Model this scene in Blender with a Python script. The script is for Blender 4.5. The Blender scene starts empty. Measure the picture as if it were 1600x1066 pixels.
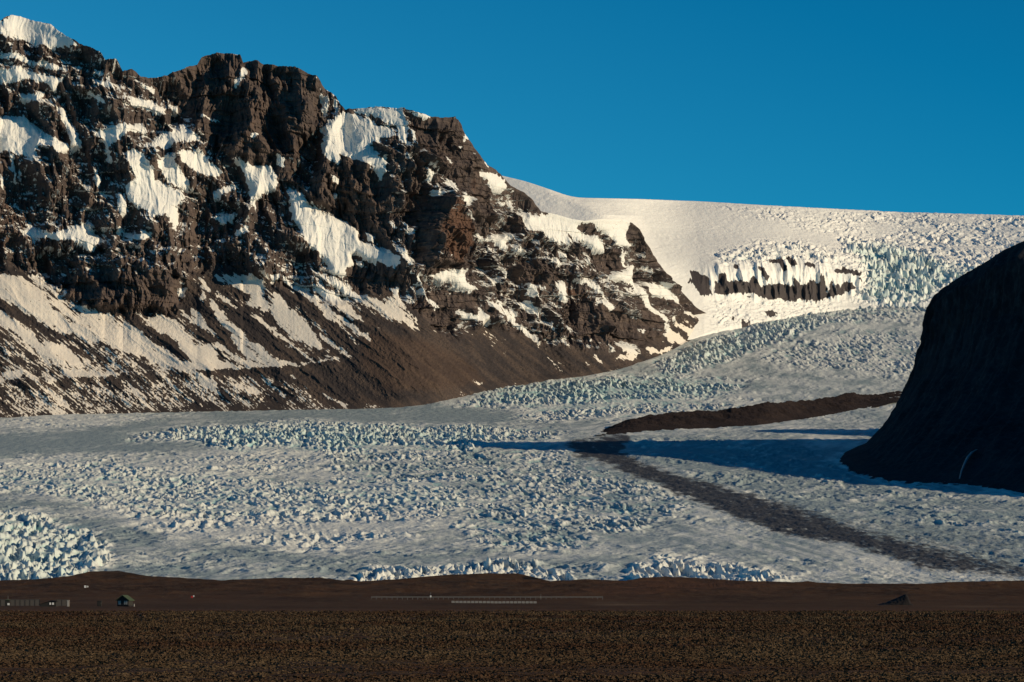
import bpy, math, random
import numpy as np

# ------------------------------------------------------------------ camera, sky, sun, exposure
S = bpy.context.scene
COL = S.collection
F = 4537.0            # focal length in photo pixels (photo 1600 px wide)
HOR = 928.0           # eye level row
EYE = 3.0             # eye height above the plain
cam = bpy.data.cameras.new('camera')
cam.sensor_width = 36.0
cam.lens = F / 1600.0 * 36.0
cam.shift_y = (HOR - 533.0) / 1600.0
cam.clip_start = 1.0
cam.clip_end = 60000.0
cam_o = bpy.data.objects.new('camera', cam)
cam_o.location = (0, 0, EYE)
cam_o.rotation_euler = (math.radians(90), 0, 0)
COL.objects.link(cam_o)
S.camera = cam_o

SUN_EL = 17.0
SUN_AZ = 108.0        # clockwise from the viewing direction (+Y)
w = bpy.data.worlds.new('World')
S.world = w
w.use_nodes = True
nt = w.node_tree
bg = nt.nodes['Background']
sky = nt.nodes.new('ShaderNodeTexSky')
sky.sky_type = 'NISHITA'
sky.sun_disc = False
sky.sun_elevation = math.radians(SUN_EL)
sky.sun_rotation = math.radians(SUN_AZ)
sky.altitude = 2500
sky.air_density = 1.0
sky.dust_density = 0.0
sky.ozone_density = 4.0
tint = nt.nodes.new('ShaderNodeMix')
tint.data_type = 'RGBA'
tint.blend_type = 'MULTIPLY'
tint.inputs[0].default_value = 1.0
# clear cold air: deep blue overhead, paler towards the horizon and towards the left
tc = nt.nodes.new('ShaderNodeTexCoord')
sep = nt.nodes.new('ShaderNodeSeparateXYZ')
nt.links.new(tc.outputs['Generated'], sep.inputs[0])
mx = nt.nodes.new('ShaderNodeMath'); mx.operation = 'MULTIPLY_ADD'
mx.inputs[1].default_value = 0.42
nt.links.new(sep.outputs[0], mx.inputs[0]); nt.links.new(sep.outputs[2], mx.inputs[2])
ramp = nt.nodes.new('ShaderNodeValToRGB')
cr = ramp.color_ramp
cr.elements[0].position = 0.0; cr.elements[0].color = (0.3, 0.90, 0.98, 1)
cr.elements[1].position = 0.13; cr.elements[1].color = (0.1, 0.877, 0.949, 1)
for p_, c_ in ((0.24, (0.02, 0.734, 0.865, 1)), (0.5, (0.03, 0.46, 0.62, 1)), (0.9, (0.03, 0.40, 0.55, 1))):
    el_ = cr.elements.new(p_); el_.color = c_
nt.links.new(mx.outputs[0], ramp.inputs[0])
nt.links.new(ramp.outputs[0], tint.inputs[7])
nt.links.new(sky.outputs[0], tint.inputs[6])
nt.links.new(tint.outputs[2], bg.inputs[0])
bg.inputs[1].default_value = 0.10

sun = bpy.data.lights.new('sun', 'SUN')
sun.energy = 4.3
sun.angle = math.radians(0.5)
sun.color = (1.0, 0.81, 0.54)
sun_o = bpy.data.objects.new('sun', sun)
a = math.radians(SUN_AZ); e = math.radians(SUN_EL)
TO_SUN = np.array([math.sin(a) * math.cos(e), math.cos(a) * math.cos(e), math.sin(e)])
from mathutils import Vector
sun_o.rotation_euler = Vector(TO_SUN).to_track_quat('Z', 'Y').to_euler()
sun_o.location = (2000, -1000, 2000)
COL.objects.link(sun_o)

S.view_settings.view_transform = 'Standard'
S.view_settings.look = 'None'
S.view_settings.exposure = 0.0
S.view_settings.gamma = 1.0
S.cycles.use_denoising = True
S.cycles.max_bounces = 6

# ------------------------------------------------------------------ noise
def _h(ix, iy, seed):
    n = (ix.astype(np.int64) * 374761393 + iy.astype(np.int64) * 668265263 + seed * 1274126177) & 0xFFFFFFFF
    n = ((n ^ (n >> 13)) * 1274126177) & 0xFFFFFFFF
    n = ((n ^ (n >> 16)) * 2246822519) & 0xFFFFFFFF
    return (n ^ (n >> 15)) & 0xFFFFFFFF

def perlin(x, y, seed=0):
    x0 = np.floor(x); y0 = np.floor(y)
    fx = x - x0; fy = y - y0
    ux = fx * fx * fx * (fx * (fx * 6 - 15) + 10)
    uy = fy * fy * fy * (fy * (fy * 6 - 15) + 10)
    def g(dx, dy):
        an = _h(x0 + dx, y0 + dy, seed) * (2 * math.pi / 4294967296.0)
        return np.cos(an) * (fx - dx) + np.sin(an) * (fy - dy)
    n00 = g(0, 0); n10 = g(1, 0); n01 = g(0, 1); n11 = g(1, 1)
    a0 = n00 + ux * (n10 - n00); a1 = n01 + ux * (n11 - n01)
    return (a0 + uy * (a1 - a0)) * 1.5

def fbm(x, y, oct=4, seed=0, gain=0.5, lac=2.03):
    s = 0; amp = 1; tot = 0
    for k in range(oct):
        s = s + amp * perlin(x, y, seed + 17 * k)
        tot += amp; amp *= gain; x = x * lac + 3.1; y = y * lac + 7.7
    return s / tot

def ridged(x, y, oct=4, seed=0, gain=0.5, lac=2.03):
    s = 0; amp = 1; tot = 0; wgt = 1.0
    for k in range(oct):
        n = 1 - np.abs(perlin(x, y, seed + 31 * k)) * 1.6
        n = np.clip(n, 0, 1) ** 2 * wgt
        s = s + amp * n
        wgt = np.clip(n * 1.6, 0, 1)
        tot += amp; amp *= gain; x = x * lac + 5.3; y = y * lac + 1.9
    return s / tot

def worley(x, y, seed=0):
    """F1, F2 distances and the random value of the nearest cell."""
    x0 = np.floor(x); y0 = np.floor(y)
    f1 = np.full(x.shape, 9.0); f2 = np.full(x.shape, 9.0); cid = np.zeros(x.shape)
    for dx in (-1, 0, 1):
        for dy in (-1, 0, 1):
            cx = x0 + dx; cy = y0 + dy
            h1 = _h(cx, cy, seed) / 4294967296.0
            h2 = _h(cx, cy, seed + 101) / 4294967296.0
            d = np.hypot(cx + h1 - x, cy + h2 - y)
            near = d < f1
            f2 = np.where(near, f1, np.minimum(f2, d))
            cid = np.where(near, _h(cx, cy, seed + 202) / 4294967296.0, cid)
            f1 = np.where(near, d, f1)
    return f1, f2, cid

def sstep(a_, b_, x):
    t = np.clip((x - a_) / (b_ - a_), 0, 1)
    return t * t * (3 - 2 * t)

# ------------------------------------------------------------------ survey rasters (positions read off the photo)
X0, X1, Y0, Y1 = -260, 1900, 0, 1000
def blur(m, r):
    if r < 1: return m
    r = int(r)
    for _ in range(2):
        for ax in (0, 1):
            p = [(0, 0), (0, 0)]; p[ax] = (r + 1, r)
            c = np.cumsum(np.pad(m, p, mode='edge'), axis=ax)
            n = m.shape[ax]
            if ax == 0: m = (c[2 * r + 1:2 * r + 1 + n] - c[:n]) / (2 * r + 1)
            else: m = (c[:, 2 * r + 1:2 * r + 1 + n] - c[:, :n]) / (2 * r + 1)
    return m

def fill(m, poly, val=1.0, mode='max'):
    P = np.array(poly, float)
    xa = int(max(X0, math.floor(P[:, 0].min()))); xb = int(min(X1, math.ceil(P[:, 0].max()) + 1))
    ya = int(max(Y0, math.floor(P[:, 1].min()))); yb = int(min(Y1, math.ceil(P[:, 1].max()) + 1))
    if xb <= xa or yb <= ya: return
    gx, gy = np.meshgrid(np.arange(xa, xb) + .5, np.arange(ya, yb) + .5)
    ins = np.zeros(gx.shape, bool)
    Q = np.roll(P, -1, 0)
    for (ax_, ay_), (bx_, by_) in zip(P, Q):
        if ay_ == by_: continue
        c = (ay_ > gy) != (by_ > gy)
        ins ^= c & (gx < (bx_ - ax_) * (gy - ay_) / (by_ - ay_) + ax_)
    sub = m[ya - Y0:yb - Y0, xa - X0:xb - X0]
    if mode == 'max': sub[ins] = np.maximum(sub[ins], val)
    else: sub[ins] = val

def raster(): return np.zeros((Y1 - Y0, X1 - X0))
def samp(m, px, py):
    fx = np.clip(px - X0 - .5, 0, m.shape[1] - 1.001); fy = np.clip(py - Y0 - .5, 0, m.shape[0] - 1.001)
    ix = fx.astype(int); iy = fy.astype(int); fx = fx - ix; fy = fy - iy
    return (m[iy, ix] * (1 - fx) + m[iy, ix + 1] * fx) * (1 - fy) + (m[iy + 1, ix] * (1 - fx) + m[iy + 1, ix + 1] * fx) * fy

def zoomed(x0, y0, s, pts): return [(x0 + x / s, y0 + y / s) for x, y in pts]
Z4 = lambda *p: zoomed(0, 0, 2.665, p)
Z5 = lambda *p: zoomed(0, 350, 2.665, p)
Z6 = lambda *p: zoomed(400, 100, 2.665, p)
Z7 = lambda *p: zoomed(500, 350, 2.665, p)
Z8 = lambda *p: zoomed(1000, 250, 2.665, p)
ZA = lambda *p: zoomed(560, 180, 6.154, p)
ZB = lambda *p: zoomed(560, 340, 6.154, p)
ZC = lambda *p: zoomed(800, 270, 6.154, p)
ZD = lambda *p: zoomed(800, 420, 5.0, p)
ZE = lambda *p: zoomed(500, 470, 5.0, p)
ZF = lambda *p: zoomed(0, 430, 5.33, p)
ZG = lambda *p: zoomed(280, 430, 5.33, p)
ZH = lambda *p: zoomed(1040, 370, 4.444, p)

def curve(pts):
    P = np.array(pts, float)
    return lambda x: np.interp(x, P[:, 0], P[:, 1])

def pchip(xs, ys):
    xs = np.array(xs, float); ys = np.array(ys, float)
    if xs[0] > xs[-1]: xs = xs[::-1]; ys = ys[::-1]
    h = np.diff(xs); d = np.diff(ys) / h
    m = np.zeros(len(xs)); m[0] = d[0]; m[-1] = d[-1]
    for k in range(1, len(xs) - 1):
        if d[k - 1] * d[k] > 0:
            w1 = 2 * h[k] + h[k - 1]; w2 = h[k] + 2 * h[k - 1]
            m[k] = (w1 + w2) / (w1 / d[k - 1] + w2 / d[k])
    def f(x):
        i = np.clip(np.searchsorted(xs, x) - 1, 0, len(h) - 1)
        t = np.clip((x - xs[i]) / h[i], 0, 1)
        return ((2*t**3 - 3*t**2 + 1) * ys[i] + (t**3 - 2*t**2 + t) * h[i] * m[i] + (-2*t**3 + 3*t**2) * ys[i + 1] + (t**3 - t**2) * h[i] * m[i + 1])
    return f

def world(px, py, d):
    return (px - 800.0) / F * d, d, EYE + (HOR - py) / F * d

# distance of the glacier surface at each row
GT = [(935, 2120), (905, 2280), (880, 2450), (850, 2700), (800, 3150), (757, 3700), (710, 4350), (680, 4800), (650, 5500), (610, 6050), (575, 6500), (500, 7400), (480, 7700), (440, 8100)]
d_glac = pchip([p for p, _ in GT], [d for _, d in GT])
_rows = np.linspace(440, 935, 800)
_dd = d_glac(_rows); _zz = EYE + (HOR - _rows) / F * _dd
z_glac = lambda y: np.interp(y, _dd[::-1], _zz[::-1])

# ------------------------------------------------------------------ mesh helpers
def tag(o, label=None, cat=None, group=None, kind=None):
    if label: o['label'] = label
    if cat: o['category'] = cat
    if group: o['group'] = group
    if kind: o['kind'] = kind
    return o

def mesh_np(name, V, Fq, mat, parent=None, attrs=None, smooth=True):
    me = bpy.data.meshes.new(name)
    V = np.asarray(V, np.float32); Fq = np.asarray(Fq, np.int32)
    n, k = Fq.shape
    me.vertices.add(len(V)); me.vertices.foreach_set('co', V.ravel())
    me.loops.add(n * k); me.loops.foreach_set('vertex_index', Fq.ravel())
    me.polygons.add(n)
    me.polygons.foreach_set('loop_start', np.arange(0, n * k, k, dtype=np.int32))
    me.polygons.foreach_set('loop_total', np.full(n, k, np.int32))
    me.polygons.foreach_set('use_smooth', np.full(n, smooth))
    for an, av in (attrs or {}).items():
        av = np.asarray(av, np.float32)
        if av.ndim == 2:
            at = me.attributes.new(an, 'FLOAT_VECTOR', 'POINT'); at.data.foreach_set('vector', av.ravel())
        else:
            at = me.attributes.new(an, 'FLOAT', 'POINT'); at.data.foreach_set('value', av.ravel())
    me.update(calc_edges=True)
    me.materials.append(mat)
    o = bpy.data.objects.new(name, me)
    COL.objects.link(o)
    if parent: o.parent = parent
    return o

def grid_faces(nr, nc):
    i = np.arange(nr * nc).reshape(nr, nc)
    return np.stack([i[:-1, :-1], i[:-1, 1:], i[1:, 1:], i[1:, :-1]], -1).reshape(-1, 4)

def sheet(name, X, Y, Z, mat, attrs=None, flip=False):
    nr, nc = X.shape
    Fq = grid_faces(nr, nc)
    if flip: Fq = Fq[:, ::-1]
    return mesh_np(name, np.stack([X, Y, Z], -1).reshape(-1, 3), Fq, mat, None, {k: v.reshape(-1) for k, v in (attrs or {}).items()})

class N:
    """small node-tree writer"""
    def __init__(self, name, rough=0.9, spec=0.2):
        self.m = bpy.data.materials.new(name); self.m.use_nodes = True
        self.t = self.m.node_tree; self.b = self.t.nodes['Principled BSDF']
        self.b.inputs['Roughness'].default_value = rough
        self.b.inputs['Specular IOR Level'].default_value = spec
    def n(self, t, **kw):
        x = self.t.nodes.new(t)
        for k, v in kw.items(): setattr(x, k, v)
        return x
    def put(self, a_, sock):
        if isinstance(a_, (int, float)): sock.default_value = a_
        elif isinstance(a_, tuple): sock.default_value = (a_ + (1,)) if len(a_) == 3 and sock.type == 'RGBA' else a_
        else: self.t.links.new(a_, sock)
    def attr(self, name): return self.n('ShaderNodeAttribute', attribute_name=name).outputs['Fac']
    def avec(self, name): return self.n('ShaderNodeAttribute', attribute_name=name).outputs['Color']
    def mix(self, f, a_, b_, blend='MIX'):
        x = self.n('ShaderNodeMix', data_type='RGBA', blend_type=blend)
        self.put(f, x.inputs[0]); self.put(a_, x.inputs[6]); self.put(b_, x.inputs[7]); return x.outputs[2]
    def math(self, op, a_, b_=0.0, c_=None):
        x = self.n('ShaderNodeMath', operation=op)
        self.put(a_, x.inputs[0]); self.put(b_, x.inputs[1])
        if c_ is not None: self.put(c_, x.inputs[2])
        return x.outputs[0]
    def ss(self, x_, lo, hi):
        x = self.n('ShaderNodeMapRange', interpolation_type='SMOOTHSTEP')
        self.put(x_, x.inputs[0]); x.inputs[1].default_value = lo; x.inputs[2].default_value = hi
        return x.outputs[0]
    def noise(self, scale, detail=4, rough=0.55, stretch=(1, 1, 1)):
        tc = self.n('ShaderNodeTexCoord'); mp = self.n('ShaderNodeMapping')
        mp.inputs['Scale'].default_value = stretch
        self.t.links.new(tc.outputs['Object'], mp.inputs[0])
        x = self.n('ShaderNodeTexNoise'); x.inputs['Scale'].default_value = scale
        x.inputs['Detail'].default_value = detail; x.inputs['Roughness'].default_value = rough
        self.t.links.new(mp.outputs[0], x.inputs[0]); return x.outputs[0]
    def bump(self, h, dist, strength=1.0):
        x = self.n('ShaderNodeBump'); x.inputs['Distance'].default_value = dist; x.inputs['Strength'].default_value = strength
        self.put(h, x.inputs['Height']); self.t.links.new(x.outputs[0], self.b.inputs['Normal'])
    def done(self, col):
        self.put(col, self.b.inputs['Base Color']); return self.m

def flat(name, col, rough=0.8, var=0.15, scale=3.0):
    k = N(name, rough)
    n_ = k.noise(scale, 3)
    d = tuple(c * (1 - var) for c in col); l = tuple(min(1, c * (1 + var)) for c in col)
    return k.done(k.mix(n_, d, l))

# ------------------------------------------------------------------ materials of the land
def mountain_material():
    k = N('rock_and_snow', 0.92, 0.15)
    snow = k.attr('snow'); red = k.attr('red'); tal = k.attr('talus')
    n1 = k.noise(0.012, 6, 0.6); n2 = k.noise(0.09, 5, 0.65, (1, 1, 0.35)); n3 = k.noise(0.35, 4, 0.6)
    rock = k.mix(k.ss(n1, .3, .7), (0.042, 0.034, 0.036), (0.096, 0.072, 0.064))
    rock = k.mix(k.ss(n2, .35, .7), rock, (0.130, 0.099, 0.086))
    n4 = k.noise(0.10, 5, 0.6, (.05, .05, 1))
    rock = k.mix(k.math('MULTIPLY', k.ss(n4, .48, .62), .55), rock, (0.038, 0.032, 0.035))
    rock = k.mix(k.ss(k.math('ADD', red, k.math('MULTIPLY', k.math('SUBTRACT', n2, .5), 1.3)), .3, 1.1), rock, (0.112, 0.064, 0.046))
    talus = k.mix(k.ss(k.math('ADD', k.attr('streak'), k.math('MULTIPLY', k.math('SUBTRACT', n1, .5), 1.6)), -.45, .5), (0.034, 0.029, 0.031), (0.084, 0.062, 0.052))
    talus = k.mix(k.ss(n3, .4, .7), talus, (0.036, 0.031, 0.031))
    talus = k.mix(k.math('MULTIPLY', red, .6), talus, (0.095, 0.056, 0.036))
    base = k.mix(tal, rock, talus)
    s = k.math('ADD', snow, k.math('MULTIPLY', k.math('SUBTRACT', n3, 0.5), 0.6))
    s = k.math('ADD', s, k.math('MULTIPLY', k.math('SUBTRACT', n2, 0.5), 0.25))
    sm = k.ss(s, .40, .60)
    sc = k.mix(n1, (0.72, 0.71, 0.68), (0.82, 0.81, 0.77))
    sc = k.mix(k.math('MULTIPLY', tal, .75), sc, (0.70, 0.625, 0.535))
    k.bump(k.math('ADD', k.math('MULTIPLY', n2, .6), k.math('MULTIPLY', n3, 0.5)), 4.0, 0.5)
    return k.done(k.mix(sm, base, sc))

def ice_material():
    k = N('glacier_ice', 0.7, 0.25)
    blue = k.attr('blue'); dirt = k.attr('dirt'); deb = k.attr('debris'); rk = k.attr('rock'); fresh = k.attr('fresh')
    n1 = k.noise(0.006, 5, 0.6); n2 = k.noise(0.06, 5, 0.6, (1, .45, 1)); n3 = k.noise(0.3, 4, 0.6)
    snow = k.mix(n2, (0.56, 0.60, 0.58), (0.79, 0.79, 0.74))
    snow = k.mix(fresh, snow, (0.86, 0.85, 0.81))
    c = k.mix(k.ss(k.math('ADD', dirt, k.math('MULTIPLY', k.math('SUBTRACT', n2, .5), .6)), .15, .85), snow, (0.275, 0.340, 0.360))
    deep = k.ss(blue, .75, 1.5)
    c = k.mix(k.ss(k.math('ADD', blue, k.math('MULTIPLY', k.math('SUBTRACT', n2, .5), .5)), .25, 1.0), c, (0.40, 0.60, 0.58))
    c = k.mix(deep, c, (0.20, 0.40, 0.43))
    dm = k.ss(k.math('ADD', deb, k.math('MULTIPLY', k.math('SUBTRACT', n3, .5), 1.1)), .28, .85)
    c = k.mix(dm, c, k.mix(n2, (0.026, 0.028, 0.033), (0.074, 0.075, 0.081)))
    rm = k.ss(k.math('ADD', rk, k.math('MULTIPLY', k.math('SUBTRACT', n2, .5), .6)), .4, .6)
    c = k.mix(rm, c, k.mix(n3, (0.030, 0.027, 0.033), (0.085, 0.07, 0.066)))
    k.bump(k.math('ADD', n2, k.math('MULTIPLY', n3, .3)), 4.0, 0.5)
    return k.done(c)

M_MOUNT = mountain_material()
M_ICE = ice_material()

def moraine_material():
    k = N('moraine_gravel', 0.95, 0.1)
    n1 = k.noise(0.02, 5, 0.6); n3 = k.noise(0.25, 5, 0.65)
    c = k.mix(k.ss(n1, .3, .7), (0.017, 0.0125, 0.013), (0.031, 0.022, 0.020))
    c = k.mix(k.ss(n3, .5, .75), c, (0.05, 0.037, 0.032))
    k.bump(n3, 3.0, 0.8)
    return k.done(c)
M_MORAINE = moraine_material()

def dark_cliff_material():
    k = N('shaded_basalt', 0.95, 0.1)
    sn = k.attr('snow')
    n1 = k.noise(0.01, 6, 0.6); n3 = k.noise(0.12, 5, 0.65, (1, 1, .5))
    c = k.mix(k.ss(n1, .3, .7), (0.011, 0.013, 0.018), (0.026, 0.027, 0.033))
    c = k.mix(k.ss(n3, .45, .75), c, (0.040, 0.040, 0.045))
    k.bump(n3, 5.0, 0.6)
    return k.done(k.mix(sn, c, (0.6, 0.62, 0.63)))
M_DARK = dark_cliff_material()

def heath_material():
    k = N('heath_soil', 1.0, 0.05)
    pale = k.attr('pale'); rd = k.attr('red')
    n1 = k.noise(0.02, 5, 0.6, (1, .35, 1)); n2 = k.noise(0.25, 6, 0.65, (1, .4, 1)); n3 = k.noise(2.2, 4, 0.6)
    c = k.mix(k.ss(n1, .3, .7), (0.040, 0.021, 0.012), (0.080, 0.042, 0.023))
    c = k.mix(k.ss(n2, .42, .72), c, (0.080, 0.052, 0.032))
    c = k.mix(k.math('MULTIPLY', rd, 0.7), c, (0.090, 0.045, 0.026))
    c = k.mix(pale, c, (0.20, 0.14, 0.09))
    c = k.mix(k.ss(n3, .5, .8), c, (0.026, 0.016, 0.010))
    k.bump(k.math('ADD', n3, n2), 0.25, 0.6)
    return k.done(c)
M_HEATH = heath_material()

# ------------------------------------------------------------------ left mountain
RIDGE = curve([(-230,70),(-160,48),(-90,60),(-40,44),(0,34),(10,26),(19,23),(30,24),(38,25),(52,31),(75,35),(81,36),(90,46),(105,56),(124,66),(140,72),(158,82),(164,92),(182,92),(186,97),(192,110),(205,106),(213,110),(220,119),(255,118),(278,108),(308,97),(315,85),(332,81),(352,80),(375,83),(380,96),(390,93),(402,93),(410,98),(430,99),(460,102),(480,112),(495,120),(505,135),(525,150),(532,165),(540,172),(560,169),(572,168),(600,167),(630,169),(655,175),(675,182),(712,183),(722,190),(728,210),(740,225),(750,245),(762,258),(775,265),(785,275),(800,290),(820,300),(835,315),(847,330),(870,335),(895,342),(915,345),(940,342),(975,343),(990,348),(1003,358),(1012,378),(1022,398),(1035,420),(1050,440),(1070,460),(1090,480),(1125,503)])
BASE = curve([(-230,657),(0,652),(100,648),(200,645),(330,643),(450,641),(600,638),(660,636),(700,628),(740,612),(800,602),(880,590),(960,582),(1000,574),(1030,557),(1060,542),(1090,527),(1125,508)])
FOOT = curve([(-230,400),(0,418),(40,418),(75,440),(120,475),(180,490),(240,490),(275,483),(283,462),(300,430),(330,410),(400,425),(440,450),(500,470),(550,470),(600,450),(640,470),(680,510),(720,530),(760,500),(830,530),(900,545),(960,550),(1000,545),(1040,520),(1070,490),(1125,500)])

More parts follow.
